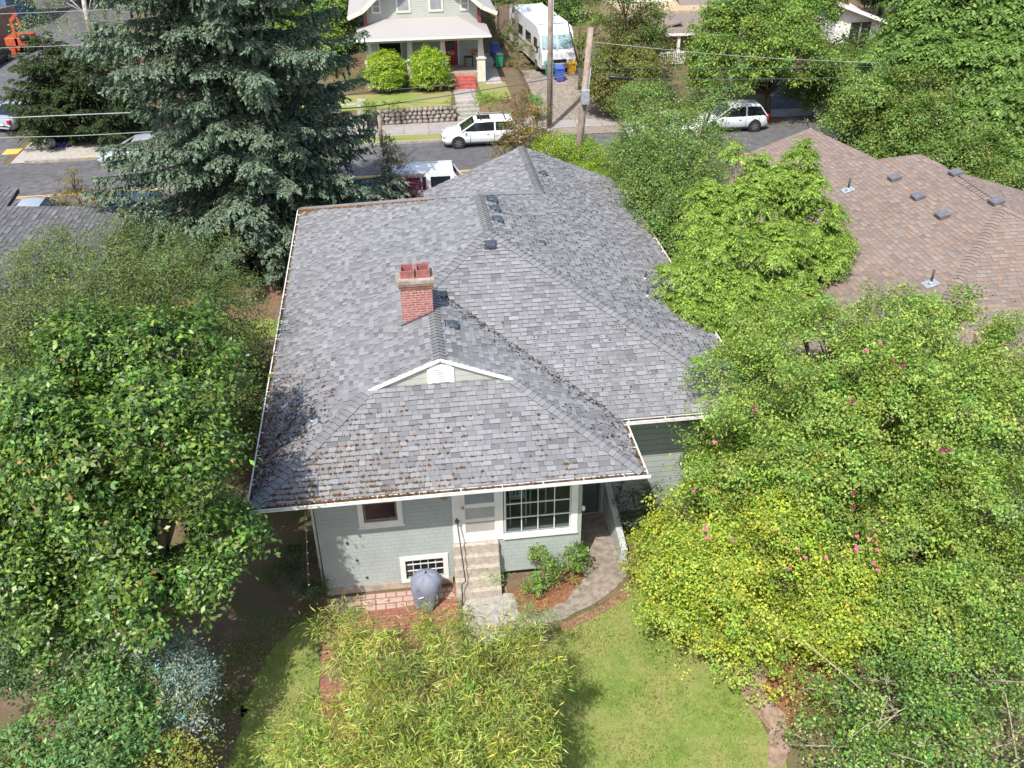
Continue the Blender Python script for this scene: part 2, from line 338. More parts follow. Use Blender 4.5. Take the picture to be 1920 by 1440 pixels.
def tree(name, label, cat, specs, base=None, dens=9, cr=.35, per=18, size=.07, aspect=.55, cols=((.1, .16, .03),), wts=(1,), m=None, bark=None, r0=.1, ntw=6, tw=.014, group=None, lobes=None, fill=0., crown='crown', cutz=.12, clumpvar=.18, **kw):
    lobes = lobes or LB(specs)
    b = np.array(base, float) if base is not None else np.array([*np.mean([c[:2] for c, r in lobes], 0), 0.])
    t = thing(name, label, cat, b, group=group)
    lall = lobes+([(np.array([c[0], c[1], c[2]*q]), r*1.05) for c, r in lobes for q in (.68, .38) if c[2] > 2] if fill else [])
    V, cen, idx = crown_leaves(lall, dens, cr, per, size, aspect, cut=cutz+b[2], **kw)
    col = palette(len(V), cols, wts); cv = 1+rng.normal(0, clumpvar, len(cen)); tn = 1+np.stack([rng.normal(0, .13, len(cen)), rng.normal(0, .04, len(cen)), rng.normal(0, .15, len(cen))], 1); col = np.clip(col*np.clip(cv, .55, 1.6)[idx][:, None]*np.clip(tn, .6, 1.5)[idx], .004, 1)
    quads(crown, V, col, m or M_leaf, t)
    mb = MB(); limbs(mb, b-np.array([0, 0, .05]), lobes, cen, r0, ntw, tw, seed=len(V)); mb.build('trunk' if cat == 'tree' else 'branches', bark or M_bark, t)
    return t, cen
# ================================================================ THE GROUND
def hgt(x, y):
    x = np.asarray(x, float); y = np.asarray(y, float)
    st = lambda a, b, v: (lambda t: t*t*(3-2*t))(np.clip((v-a)/(b-a), 0, 1))
    yard = st(40.85, 41.0, y)*.85+st(41., 42.2, y)*.25+st(44, 60, y)*.5
    drive = st(39., 49., y)*.55+st(49, 60, y)*.3
    a = st(12.4, 12.9, x)*(1-st(17.6, 18.2, x)); side = st(-10.5, -10., x)
    right = st(39.5, 43.5, y)*.8+st(45, 60, y)*.6
    notch = st(7.45, 7.65, x)*(1-st(9.15, 9.35, x)); yard = yard*(1-notch)+notch*np.minimum(yard, np.clip((y-40.95)/1.45, 0, 1)*1.0+st(44, 60, y)*.5)
    h = yard*(1-a)+drive*a; rr = st(17.6, 18.4, x); h = h*(1-rr)+right*rr
    return h*side
def grid(xs, ys, dz=0):
    X, Y = np.meshgrid(xs, ys); Z = hgt(X, Y)+dz; n = len(xs); m = len(ys); V = np.stack([X.ravel(), Y.ravel(), Z.ravel()], 1)
    f = [(j*n+i, j*n+i+1, (j+1)*n+i+1, (j+1)*n+i) for j in range(m-1) for i in range(n-1)]
    return V, f
xs = np.concatenate([np.arange(-160, -12, 8), np.arange(-12, 22, .25), np.arange(22, 200, 6)]); ys = np.concatenate([np.arange(-60, 36, 6), np.arange(38.5, 52, .15), np.arange(52, 260, 6)])
V, f = grid(xs, ys, -.012); mb = MB(); mb.add(V, f, smooth=True); tag(mb.build('ground', M_dirt), kind='structure')
def drape(name, x0, x1, y0, y1, m, dz=.004, res=.25, kind='structure'):
    V, f = grid(np.linspace(x0, x1, max(2, int((x1-x0)/res)+1)), np.linspace(y0, y1, max(2, int((y1-y0)/res)+1)), dz)
    mb = MB(); mb.add(V, f, smooth=True); return tag(mb.build(name, m), kind=kind)
def sheet(name, pts, m, z=.004, jit=.0, sub=6, kind='structure'):
    q = []; n = len(pts)
    for i in range(n):
        a = np.array(pts[i], float); b = np.array(pts[(i+1) % n], float)
        for k in range(sub):
            t = k/sub; c = a*(1-t)+b*t
            if jit: c = c+rng.normal(0, jit, 2)
            q.append((c[0], c[1], z))
    me = bmesh.new(); vs = [me.verts.new(v) for v in q]; fa = me.faces.new(vs); bmesh.ops.triangulate(me, faces=[fa])
    md = bpy.data.meshes.new(name); me.to_mesh(md); me.free(); md.materials.append(m)
    if md.polygons and md.polygons[0].normal.z < 0: md.flip_normals()
    o = bpy.data.objects.new(name, md); C.objects.link(o); return tag(o, kind=kind)
# street
sheet('road', [(-150, 25.6), (190, 26.2), (190, 37.5), (-150, 36.5)], M_asphalt, .0, sub=1); sheet('side_road', [(-18, 36.8), (-18.2, 44), (-21, 130), (-34, 130), (-31, 44), (-31, 36.7)], M_asphalt, .004, sub=1)
for k, yy in enumerate((-.09, .09)):
    sheet('centre_line', [(-60, 30.85+yy-.05), (60, 32.75+yy-.05), (60, 32.75+yy+.05), (-60, 30.85+yy+.05)], M_yellow, .005, sub=1)
def kerb(x0, y0, x1, y1, inward=1, h=.13):
    mb = MB(); n = max(2, int(abs(x1-x0)+abs(y1-y0))//3)
    a = np.array([x0, y0, -.05]); b = np.array([x1, y1, -.05]); mb.bar(a+np.array([0, 0, .0]), b, .16, 2*(h+.05), mi=0)
    return tag(mb.build('kerb', M_kerb), kind='structure')
kerb(-16.8, 37.02, -11.2, 37.05); kerb(-10.4, 37.06, 12.3, 37.12); kerb(18.6, 37.16, 24.4, 37.2); kerb(30.2, 37.2, 90, 37.4); kerb(-100, 25.55, 12., 25.8); kerb(18, 25.8, 120, 26.1)
drape('sidewalk', -10.4, 12.3, 38.55, 40.75, M_sidewalk, .02); drape('sidewalk', 12.3, 34, 38.45, 39.9, M_sidewalk, .026)
drape('kerb_strip_lawn', -10.3, 12.3, 37.16, 38.53, M_lawn2, .03)
drape('driveway', 12.9, 17.4, 37.1, 50, M_palewalk if False else M_walkc, .012)
drape('driveway_apron', -17.6, -10.5, 36.98, 40.9, M_palewalk, .02)
drape('front_lawn', -4, 7.55, 41.15, 43.6, M_lawn2, .02); drape('front_lawn', 9.4, 11.2, 41.6, 45.2, M_lawn2, .02)
drape('front_path', 7.7, 9.1, 42.0, 44.2, M_sidewalk, .03); drape('side_path', 9.95, 11.0, 44.8, 52, M_palewalk, .03)
drape('driveway', 27.6, 31.5, 37.2, 60, M_asphalt, .014, .6); sheet('sidewalk', [(-60, 23.4), (90, 24.), (90, 25.4), (-60, 24.9)], M_sidewalk, .006, sub=1)
mb = MB(); mb.poly([(-13.9, 37.12, .022+.003), (-12.7, 37.12, .025), (-12.7, 37.6, .025), (-13.9, 37.6, .025)]); tag(mb.build('yellow_curb_mark', M_yellow), kind='structure')
mb = MB(); mb.poly([(-18.6, 38.6, .026), (-17.7, 38.6, .026), (-17.7, 39.6, .026), (-18.6, 39.6, .026)]); tag(mb.build('yellow_curb_mark', M_yellow), kind='structure')
# back garden
def GG(pts, z=0): return [tuple(G(a, b, z)[:2]) for a, b in pts]
sheet('lawn', GG([(1062, 1168), (1120, 1140), (1180, 1105), (1330, 1060), (1420, 1200), (1380, 1250), (1395, 1310), (1440, 1370), (1475, 1420), (1490, 1700), (700, 1900), (560, 1700), (1000, 1320), (1010, 1230)]), M_lawn, .008, .035, 7)
sheet('lawn', GG([(600, 1150), (560, 1170), (500, 1230), (480, 1270), (440, 1400), (300, 1700), (560, 1900), (610, 1400), (598, 1300)]), M_lawn, .006, .05, 8)
sheet('dirt_path', GG([(430, 1130), (600, 1125), (606, 1500), (420, 1900), (100, 1900), (300, 1350), (380, 1250)]), M_dirt, .001, .06, 8)
sheet('patio', [(1.15, .98), (4.5, .98), (4.5, -2.), (3.2, -4.6), (1.2, -4.6)], M_patio, .012, .0, 1)
sheet('patio_border', [(1.22, .96), (4.45, .96), (4.45, .62), (3.2, .42), (1.25, .36)], M_patiopale, .017, .02, 3)
sheet('patio_landing', GG([(868, 1120), (965, 1112), (985, 1180), (960, 1200), (880, 1215), (868, 1180)]), M_conc, .020, .02, 4)
sheet('garden_path', [(7.85, 3.25), (7.85, 1.6), (7.5, 1.0), (6.7, .3), (6.0, -.2), (5.9, -.75), (7.1, -.55), (8.2, .0), (8.9, .6), (9.2, 1.3), (9.4, 3.25)], M_walkc, .016, .015, 4)
sheet('path_edging', GG([(1050, 1172), (1120, 1140), (1175, 1108), (1190, 1116), (1130, 1150), (1060, 1184)]), mat('edging_brick', (.26, .13, .09), .9, .3, 9, .6, 30), .022, .012, 6)
sheet('shrub_bed', GG([(960, 1110), (1080, 1065), (1100, 1080), (1060, 1130), (1010, 1150), (975, 1150)]), M_mulch, .026, .03, 5)
sheet('mulch_bed', GG([(1400, 1195), (1560, 1200), (1560, 1330), (1480, 1360), (1430, 1330), (1420, 1260)]), M_mulch, .012, .05, 6)
sheet('stepping_path', GG([(1365, 1225), (1420, 1215), (1440, 1260), (1430, 1300), (1470, 1340), (1480, 1400), (1470, 1440), (1440, 1440), (1440, 1370), (1395, 1310), (1375, 1260)]), M_pink, .016, .03, 5)
sheet('planting_bed', [(-2.35, 11.2), (-.55, 11.2), (-.55, 14.3), (-2.2, 14.3)], M_dirt, .006, .02, 4)
sheet('side_lawn', [(-2.6, 14.9), (-.5, 14.9), (-.5, 16.3), (-2.4, 16.6)], M_lawn, .008, .04, 6)
sheet('bare_soil', [(-6, 16.3), (-.4, 16.3), (-.4, 22.5), (-6, 22.5)], mat('red_soil', (.15, .095, .06), .95, .35, 3, .6, 30, col2=(.23, .13, .085)), .004, .05, 6)
# ================================================================ THE GREY HOUSE
XR, XW, YM, YF, YG, HW, S, K = 12.65, 9.03, 2.17, 17.79, 18.80, 3.94, .4155, 2.74
m_, w_ = XR/2, XW/2; xg = XR-HW
planes = {'L': (lambda x, y: E0+S*x, (-S, 0, 1), (0, 0, E0)), 'R': (lambda x, y: E0+S*(XR-x), (S, 0, 1), (XR, 0, E0)),
          'B': (lambda x, y: E0+S*(y-YM), (0, -S, 1), (0, YM, E0)), 'wB': (lambda x, y: E0+S*y, (0, -S, 1), (0, 0, E0)),
          'wR': (lambda x, y: E0+S*(XW-x), (S, 0, 1), (XW, 0, E0)), 'F': (lambda x, y: E0+S*(YF-y), (0, S, 1), (0, YF, E0)),
          'fL': (lambda x, y: E0+S*(x-(XR-2*HW)), (-S, 0, 1), (XR-2*HW, 0, E0))}
def clip(poly, a, b, c):                                       # keep a*x+b*y<=c
    out = []
    for i in range(len(poly)):
        p = poly[i]; q = poly[(i+1) % len(poly)]; dp = a*p[0]+b*p[1]-c; dq = a*q[0]+b*q[1]-c
        if dp <= 0: out.append(p)
        if dp*dq < 0: t = dp/(dp-dq); out.append((p[0]+(q[0]-p[0])*t, p[1]+(q[1]-p[1])*t))
    return out
def shingles(mb, poly3, zf, nrm, expo, tabw, thick, colf, seed=0, dark=.3):
    """real lapped tabs on one convex slope; polygon corners are (x, y)"""
    n = np.array(nrm, float); n /= np.linalg.norm(n); u = np.cross([0, 0, 1], n); u /= np.linalg.norm(u); v = np.cross(n, u)
    pts = [np.array([x, y, zf(x, y)]) for x, y in poly3]; org = np.array([0, 0, zf(0, 0)])
    q = [(np.dot(p-org, u), np.dot(p-org, v)) for p in pts]
    ar = sum(q[i][0]*q[(i+1) % len(q)][1]-q[(i+1) % len(q)][0]*q[i][1] for i in range(len(q)))
    if ar < 0: q = q[::-1]
    edges = []
    for i in range(len(q)):
        a = q[i]; b = q[(i+1) % len(q)]; ex, ey = b[0]-a[0], b[1]-a[1]; edges.append((ey, -ex, ey*a[0]-ex*a[1]))
    vmin = min(p[1] for p in q); vmax = max(p[1] for p in q); umin = min(p[0] for p in q); umax = max(p[0] for p in q)
    for r in range(int(math.floor(vmin/expo)), int(math.ceil(vmax/expo))+1):
        rr = random.Random(seed*7919+r*131+5); uu = math.floor(umin)-3.+rr.uniform(-.5, 0); v0 = r*expo; up_ = 0
        while uu < umax+.1:
            wd = tabw*rr.uniform(.55, 1.4); th = thick*(1. if up_ else .42); up_ = rr.random() < .62 if not up_ else rr.random() < .35
            uj = uu; uu += wd
            cr_ = rr.random(); cv = rr.gauss(0, 1)
            if uu < umin: continue
            jv = rr.uniform(-.006, .006)
            c = [(uj+.003, v0+jv), (uu-.003, v0+jv), (uu-.003, v0+expo+.004), (uj+.003, v0+expo+.004)]
            for e in edges:
                c = clip(c, *e)
                if len(c) < 3: break
            if len(c) < 3: continue
            hh = [max(.001, th*(1-(p[1]-v0)/expo*.85)) for p in c]
            top = [org+u*p[0]+v*p[1]+n*h for p, h in zip(c, hh)]; low = [org+u*p[0]+v*p[1] for p in c]; k = len(c)
            cc_ = colf(cr_, cv, th > thick*.6); mb.add(top, [tuple(range(k))], 0, cc_); mb.add(top+low, [(i, k+i, k+(i+1) % k, (i+1) % k) for i in range(k)], 0, (.045, .043, .045))
def grey(cr_, cv, thick):
    b = .240 if thick else .192
    if cr_ < .12: b *= .76
    elif cr_ > .86: b *= 1.12
    b *= 1+.05*cv; return (b*.985, b*.99, b*1.035)
house = thing('grey_house', 'pale grey green bungalow with a sprawling grey shingle hip roof and a red brick chimney', 'house', (5, 8, 0))
sh = MB(); k = K
def SP(poly, pl, seed): shingles(sh, poly, planes[pl][0], planes[pl][1], .142, .2, .026, grey, seed)
SP([(.05, .05), (k, k), (.05, k)], 'L', 1); SP([(.05, k), (w_, k), (w_, YM+w_), (.05, YM+w_)], 'L', 1); SP([(.05, YM+w_), (w_, YM+w_), (m_, YM+m_), (m_, YF-m_), (.05, YF-.05)], 'L', 1)
SP([(m_, YM+m_), (w_, YM+w_), (XW-.05, YM+.05), (XR-.05, YM+.05)], 'B', 2)
SP([(w_, k), (YM+XW-k, k), (w_, YM+w_)], 'wR', 3); SP([(XW-k, k), (YM+XW-k, k), (XW-.05, YM+.05), (XW-.05, .05)], 'wR', 3)
SP([(.05, .05), (XW-.05, .05), (XW-k-.24, k+.24), (k+.24, k+.24)], 'wB', 4)
SP([(xg, YM+HW), (m_, YM+m_), (m_, YF-m_), (xg, YF-HW)], 'R', 5); SP([(XR-.05, YM+.05), (xg, YM+HW), (xg, YG), (XR-.05, YG)], 'R', 5)
SP([(xg, YF-HW), (xg, YG), (XR-2*HW, YG), (XR-2*HW, YF)], 'fL', 6); SP([(0, YF), (m_, YF-m_), (xg, YF-HW), (XR-2*HW, YF)], 'F', 7)
roof = sh.build('roof', M_shingle, house)
def zL(n, x, y): return (x, y, planes[n][0](x, y))
# roof deck and soffit below the tabs
dk = MB()
def deck(poly, pl, t=.05): dk.poly([(x, y, planes[pl][0](x, y)-.004) for x, y in poly], t, 0, 1)
deck([(.06, .06), (k, k), (.06, k)], 'L'); deck([(.06, k), (w_, k), (w_, YM+w_), (.06, YM+w_)], 'L'); deck([(.06, YM+w_), (w_, YM+w_), (m_, YM+m_), (m_, YF-m_), (.06, YF-.06)], 'L')
deck([(m_, YM+m_), (w_, YM+w_), (XW-.06, YM+.06), (XR-.06, YM+.06)], 'B'); deck([(w_, k), (YM+XW-k, k), (w_, YM+w_)], 'wR'); deck([(XW-k, k), (YM+XW-k, k), (XW-.06, YM+.06), (XW-.06, .06)], 'wR')
deck([(.06, .06), (XW-.06, .06), (XW-k-.24, k+.24), (k+.24, k+.24)], 'wB'); deck([(xg, YM+HW), (m_, YM+m_), (m_, YF-m_), (xg, YF-HW)], 'R'); deck([(XR-.06, YM+.06), (xg, YM+HW), (xg, YG), (XR-.06, YG)], 'R')
deck([(xg, YF-HW), (xg, YG), (XR-2*HW, YG), (XR-2*HW, YF)], 'fL'); deck([(0, YF), (m_, YF-m_), (xg, YF-HW), (XR-2*HW, YF)], 'F')
dk.build('roof_deck', [M_felt, M_white], house)
# ridge and hip caps
def caps(a, b, n1, n2, wd=.16, ex=.15, lift=.026, par=None, tint=(.985, .99, 1.035)):
    a = np.array(a, float); b = np.array(b, float); L = np.linalg.norm(b-a); d = (b-a)/L; n1 = unit(np.array(n1, float)); n2 = unit(np.array(n2, float)); nn = unit(n1+n2)
    s1 = unit(np.cross(d, n1)); s1 = s1*(-1 if np.dot(s1, n2) > np.dot(s1, n1)*1. and np.dot(s1, n2) > 0 else 1); s2 = unit(np.cross(d, n2))
    if np.dot(s1, nn) > 0: s1 = -s1
    if np.dot(s2, nn) > 0: s2 = -s2
    n = int(L/ex); cp = MB()
    for i in range(n):
        p0 = a+d*(i*L/n); p1 = a+d*((i+1.25)*L/n) if i < n-1 else b; h0, h1 = lift+.013, lift*.6; j = random.uniform(-.008, .008)
        q = [p0+s1*(wd+j)+n1*h0, p0+nn*h0, p0+s2*(wd+j)+n2*h0, p1+s2*wd+n2*h1, p1+nn*h1, p1+s1*wd+n1*h1]
        lo = [p0+s1*(wd+j), p0+s2*(wd+j), p1+s2*wd, p1+s1*wd, p0]
        b_ = .20*(1+random.gauss(0, .08)); cp.add(q, [(0, 1, 4, 5), (1, 2, 3, 4)], 0, tuple(b_*v for v in tint)); cp.add(q+lo, [(0, 6, 10, 1), (1, 10, 7, 2), (6, 0, 5, 9), (2, 7, 8, 3)], 0, (.04, .04, .042))
    return cp.build('ridge_cap', M_shingle, par or house)
nL, nR, nB, nF = (-S, 0, 1), (S, 0, 1), (0, -S, 1), (0, S, 1)
caps(zL('L', 0.05, 0.05), zL('L', k, k), nL, nB); caps(zL('wR', XW-.05, .05), zL('wR', XW-k, k), nR, nB); caps(zL('L', w_, k), zL('L', w_, YM+w_), nL, nR)
caps(zL('B', XR-.05, YM+.05), zL('L', m_, YM+m_), nR, nB); caps(zL('L', w_, YM+w_), zL('L', m_, YM+m_), nL, nB); caps(zL('L', m_, YM+m_), zL('L', m_, YF-m_), nL, nR)
caps(zL('R', xg, YF-HW), zL('L', m_, YF-m_), nR, nF); caps(zL('L', .05, YF-.05), zL('L', m_, YF-m_), nL, nF); caps(zL('R', xg, YF-HW), zL('R', xg, YG), nL, nR)
# gutters along the eaves
def gutter(a, b, out, name='gutter'):
    o = np.array([*out, 0.]); a = np.array([*a, E0-.03])-o*.055; b = np.array([*b, E0-.03])-o*.055; mb = MB(); d = unit(b-a)
    mb.bar(a+o*.125-np.array([0, 0, .04]), b+o*.125-np.array([0, 0, .02]), .016, .055); mb.bar(a+o*.12+np.array([0, 0, .014]), b+o*.12+np.array([0, 0, .014]), .035, .014)
    mb.bar(a+o*.06-np.array([0, 0, .06]), b+o*.06-np.array([0, 0, .06]), .13, .012)
    L = np.linalg.norm(b-a)
    for i in range(int(L/.95)+1):
        q = a+d*min(L-.02, i*.95+.1); mb.bar(q-o*.01+np.array([0, 0, .020]), q+o*.135+np.array([0, 0, .022]), .022, .012)
    g = mb.build(name, M_gutter, house)
    db = MB(); n = max(2, int(L/.12)); vs = []; fs = []
    for i in range(n+1):
        q = a+d*(L*i/n); z = -.045+random.uniform(-.02, .03)
        vs += [q+o*.004+np.array([0, 0, z+.02]), q+o*.06+np.array([0, 0, z+random.uniform(-.01, .02)]), q+o*.115+np.array([0, 0, z])]
    for i in range(n):
        for j in range(2): fs.append((i*3+j, i*3+j+1, i*3+j+4, i*3+j+3))
    db.add(vs, fs); db.build('gutter_debris', M_debris, g); return g
gutter((-.12, 0), (XW+.12, 0), (0, -1)); gutter((0, 0), (0, YF), (-1, 0)); gutter((XW, 0), (XW, YM-.12), (1, 0)); gutter((XW+.02, YM), (XR+.12, YM), (0, -1)); gutter((XR, YM), (XR, YG), (1, 0))
mb = MB(); q = np.array([-.05, .45, E0-.12]); mb.tube([q+np.array([0, -.35, 0]), q+np.array([.1, .0, -.3]), q+np.array([1.0, .7, -.5]), q+np.array([1.2, .75, -.8]), np.array([1.15, 1.2, .2])], .035, 8); mb.build('downspout', M_gutter, house)
# moss and leaf litter
ms = []; mc = []
def mossat(pl, x, y, r, c):
    n = unit(np.array(planes[pl][1], float)); q = np.array([x, y, planes[pl][0](x, y)])+n*.014; a = unit(np.cross(n, [.3, 1, .2])); b = np.cross(n, a)
    for _ in range(random.randint(3, 6)):
        t = random.uniform(0, 6.28); s = r*random.uniform(.4, .9); cc = q+(a*cos(t)+b*sin(t))*r*.5; h = random.uniform(.008, .02); t2 = random.uniform(0, 3)
        A = a*cos(t2)+b*sin(t2); B = -a*sin(t2)+b*cos(t2); ms.append([cc-A*s, cc+B*s*.8+n*h, cc+A*s, cc-B*s*.8+n*h]); mc.append([v*random.uniform(.6, 1.4) for v in c])
OR, BR_, GRN = (.20, .095, .03), (.09, .045, .028), (.11, .10, .03)
ex = .142; cs = math.sqrt(1+S*S)
for i in range(3600):                          # moss sits in the course lines of the back slope, thickest low on the left
    x = random.uniform(.4, 8.6); t = random.random()**1.5*2.2; r = round(t*cs/ex); y = r*ex/cs+.0
    if x < y*1.02+.1 or x > XW-y*1.02-.1: continue
    pr_ = (1-min(1, max(0, x-1.)/4.6))*.9+.14; pr_ *= (1-y/2.5)*1.0+.1
    if random.random() < pr_: mossat('wB', x, y, random.uniform(.016, .046), OR if random.random() < .7 else (BR_ if random.random() < .5 else GRN))
for i in range(900):                           # left slope near the corner
    y = random.uniform(.4, 5.2); x = random.random()**1.3*1.9+.05
    if x > y*.95 or random.random() > 1-y/6: continue
    mossat('L', x, y, random.uniform(.02, .05), OR if random.random() < .7 else BR_)
for i in range(560):                           # wing right slope, valley line
    y = random.uniform(0.3, 6.4); x0 = YM+XW-y if y > YM else XW; x = x0-abs(random.gauss(0, .32 if y > YM else .9))
    if x < w_+.1 or (y < k and x < XW-y+.2): continue
    mossat('wR', x, y, random.uniform(.015, .04), BR_ if random.random() < .6 else GRN)
for i in range(3000):
    y = random.uniform(3, 18.4); x = random.uniform(m_+.1, 12.4); r_ = round((XR-x)*cs/ex); x = XR-r_*ex/cs
    if XR-x > y-YM-.2 or (y > YF-m_ and x < xg+.1): continue
    mossat('R', x, y, random.uniform(.012, .03), BR_ if random.random() < .7 else GRN)
for i in range(420):
    x = random.uniform(5, 11.5); y = YM+round(random.uniform(.1, 3.2)*cs/ex)*ex/cs
    if x < YM+XW-y+.2 or XR-x < y-YM+.2: continue
    mossat('B', x, y, random.uniform(.012, .03), BR_)
for i in range(330):                           # front left edge by the spruce
    y = YF-random.random()**2*1.1-.05; x = random.uniform(.1, 5)
    x = random.uniform(.1, 2.2)
    if x > YF-y-.05: continue
    mossat('L', x, y, random.uniform(.03, .07), (.28, .13, .04)) if x < 2 else None
for i in range(1500):                           # orange moss along the front hip
    t = random.random()**1.3*.75; x = t*m_; mossat('L', x+.02, YF-x-abs(random.gauss(0, .10))-.10, random.uniform(.03, .07), (.36, .18, .06) if random.random() < .7 else (.22, .12, .06))
o = quads('moss', np.array(ms), np.array(mc), M_petal, house); o['kind'] = 'stuff'
n = 1900; y = rng.uniform(.25, 6.6, n); x = np.abs(rng.normal(0, .55, n))+.08; kp = (x < y*.92) & (rng.random(n) < np.clip(1.25-np.abs(y-2.4)/2.9, .05, 1)); x = x[kp]; y = y[kp]; n = len(x)
pos = np.stack([x, y, E0+S*x+.03], 1); N = unit(np.array([-S, 0, 1])+rng.normal(0, .3, (n, 3))); A = unit(np.cross(N, rng.normal(0, 1, (n, 3)))); L_ = rng.uniform(.035, .075, n)
o = quads('leaf_litter', leafV(pos, A, N, L_, L_*.5), palette(n, [(.26, .11, .045), (.20, .11, .05), (.10, .06, .035)], [3, 3, 3]), M_petal, house); o['kind'] = 'stuff'
# chimney
ch = MB(); cx0, cx1, cy0, cy1 = 3.68, 4.50, 5.15, 5.80
ch.box(cx0, cy0, 5.0, cx1, cy1, 6.62); chim = ch.build('chimney', M_brick, house)
mb = MB(); mb.box(cx0-.035, cy0-.035, 6.56, cx1+.035, cy1+.035, 6.63); mb.box(cx0-.06, cy0-.06, 6.632, cx1+.06, cy1+.06, 6.70); mb.build('brick_collar', mat('sooty_brick', (.20, .10, .075), .9, .35, 12, .6, 30, col2=(.32, .19, .14)), chim)
mb = MB(); mb.box(cx0-.07, cy0-.07, 6.702, cx1+.07, cy1+.07, 6.79); mb.build('concrete_cap', mat('stained_cap', (.22, .19, .16), .95, .3, 7, .5, 30, col2=(.40, .36, .31)), chim)
for xx in (cx0+.03, cx0+.43):
    mb = MB(); mb.box(xx, cy0+.1, 6.79, xx+.04, cy1-.1, 7.0); mb.box(xx+.32, cy0+.1, 6.79, xx+.36, cy1-.1, 7.0); mb.box(xx+.04, cy0+.1, 6.79, xx+.32, cy0+.14, 7.0); mb.box(xx+.04, cy1-.14, 6.79, xx+.32, cy1-.1, 7.0); mb.box(xx+.04, cy0+.14, 6.79, xx+.32, cy1-.14, 6.80, 1); mb.build('flue', [M_clay, M_black], chim)
mb = MB(); mb.bar((cx0-.05, cy0-.03, E0+S*(cx0-.05)+.03), (cx1+.03, cy0-.03, E0+S*(cx1+.03)+.03), .04, .05); mb.build('flashing', M_vent, chim)
# roof vents
def vent(px, py, pl, sz=1., kind=0):
    n = unit(np.array(planes[pl][1], float)); q = Pn(px, py, planes[pl][2], n); u = np.cross([0, 0, 1], n); u /= np.linalg.norm(u); v = np.cross(n, u); mb = MB()
    def loc(a, b, h): return q+u*a*sz+v*b*sz+n*(h*sz+.012)
    if kind == 0:
        a = .17; prof = [(-.16, .03), (-.13, .12), (.05, .11), (.2, .03)]; vs = []
        for s in (-1, -.8, .8, 1):
            for b, h in prof: vs.append(loc(a*s, b*(1 if abs(s) < .9 else .85), h if abs(s) < .9 else h*.45))
        fs = [(i*4+j, i*4+j+1, (i+1)*4+j+1, (i+1)*4+j) for i in range(3) for j in range(3)]; mb.add(vs, fs+[(0, 4, 8, 12)[::-1], (0, 1, 2, 3), (12, 13, 14, 15)[::-1]], smooth=False)
        vs = [loc(-.22, -.2, .004), loc(.22, -.2, .004), loc(.22, .26, .004), loc(-.22, .26, .004)]; mb.add(vs, [(0, 1, 2, 3)]); return mb.build('roof_vent', M_vent, house)
    mb.add([loc(-.17, -.17, .008), loc(.17, -.17, .008), loc(.17, .17, .008), loc(-.17, .17, .008)], [(0, 1, 2, 3)], 1)
    mb.tube([q, q+np.array([0, 0, .09*sz])], [.08*sz, .05*sz], 10, 1); mb.tube([q, q+np.array([0, 0, .34*sz])], .035*sz, 10, 0); return mb.build('vent_pipe', [M_pipe, M_lead], house)
for a in [(1019, 327, 'R', .85), (924, 376, 'R', .9), (929, 393, 'R', .9), (934, 413, 'R', .9), (920, 461, 'B', .9), (849, 611, 'wR', .9), (1018, 456, 'R', .5)]: vent(*a)
vent(586, 792, 'L', 1., 1); vent(1210, 524, 'R', .8, 1); vent(1214, 556, 'R', .8, 1)
# walls
def wallgrid(mb, x0, x1, z0, z1, y, ops, nrm=-1, rev=.16, mi=0):
    xs_ = sorted({x0, x1, *[o[0] for o in ops], *[o[1] for o in ops]}); zs_ = sorted({z0, z1, *[o[2] for o in ops], *[o[3] for o in ops]})
    for i in range(len(xs_)-1):
        for j in range(len(zs_)-1):
            a, b, c, d = xs_[i], xs_[i+1], zs_[j], zs_[j+1]
            if any(o[0] <= a and b <= o[1] and o[2] <= c and d <= o[3] for o in ops): continue
            mb.add([(a, y, c), (b, y, c), (b, y, d), (a, y, d)], [(0, 1, 2, 3)], mi)
    for o in ops:
        a, b, c, d = o; r = y+rev
        mb.add([(a, y, c), (b, y, c), (b, y, d), (a, y, d), (a, r, c), (b, r, c), (b, r, d), (a, r, d)], [(0, 1, 5, 4), (1, 2, 6, 5), (2, 3, 7, 6), (3, 0, 4, 7)], mi)
YW = 1.1
def WP(px, py): q = P(px, py, 1, YW-.03); return q[0], q[2]
wl = [WP(683, 943), WP(746, 937), WP(746, 976), WP(683, 981)]
wx0, wx1, wz0, wz1 = 2.50, 3.28, 2.62, 3.30
win = (WP(683, 981)[0], WP(746, 976)[0], (WP(683, 981)[1]+WP(746, 976)[1])/2, 3.42)
door = (WP(868, 1030)[0], WP(936, 1015)[0], 1.50, 3.50)
big = (WP(948, 1000)[0], WP(1070, 990)[0], (WP(948, 1001)[1]+WP(1070, 990)[1])/2, 3.34)
base = (WP(763, 1090)[0], WP(833, 1085)[0], WP(763, 1088)[1]+.02, (WP(763, 1052)[1]+WP(833, 1046)[1])/2)
print('openings', [tuple(round(v, 2) for v in o) for o in (win, door, big, base)])
WX1 = 7.80
wm = MB(); wallgrid(wm, 1.22, WX1, .22, E0-.1, YW, [win, door, big, base])
wm.add([(1.22, YW, .22), (1.22, YF-1.1, .22), (1.22, YF-1.1, E0+.35), (1.22, YW, E0+.35)], [(3, 2, 1, 0)])
wm.add([(WX1, YW, 0), (WX1, YM+1.1, 0), (WX1, YM+1.1, E0+.3), (WX1, YW, E0+.3)], [(0, 1, 2, 3)])
wm.add([(XR-1.1, YM+1.1, 0), (XR-1.1, YG-.5, 0), (XR-1.1, YG-.5, E0+.3), (XR-1.1, YM+1.1, E0+.3)], [(0, 1, 2, 3)])
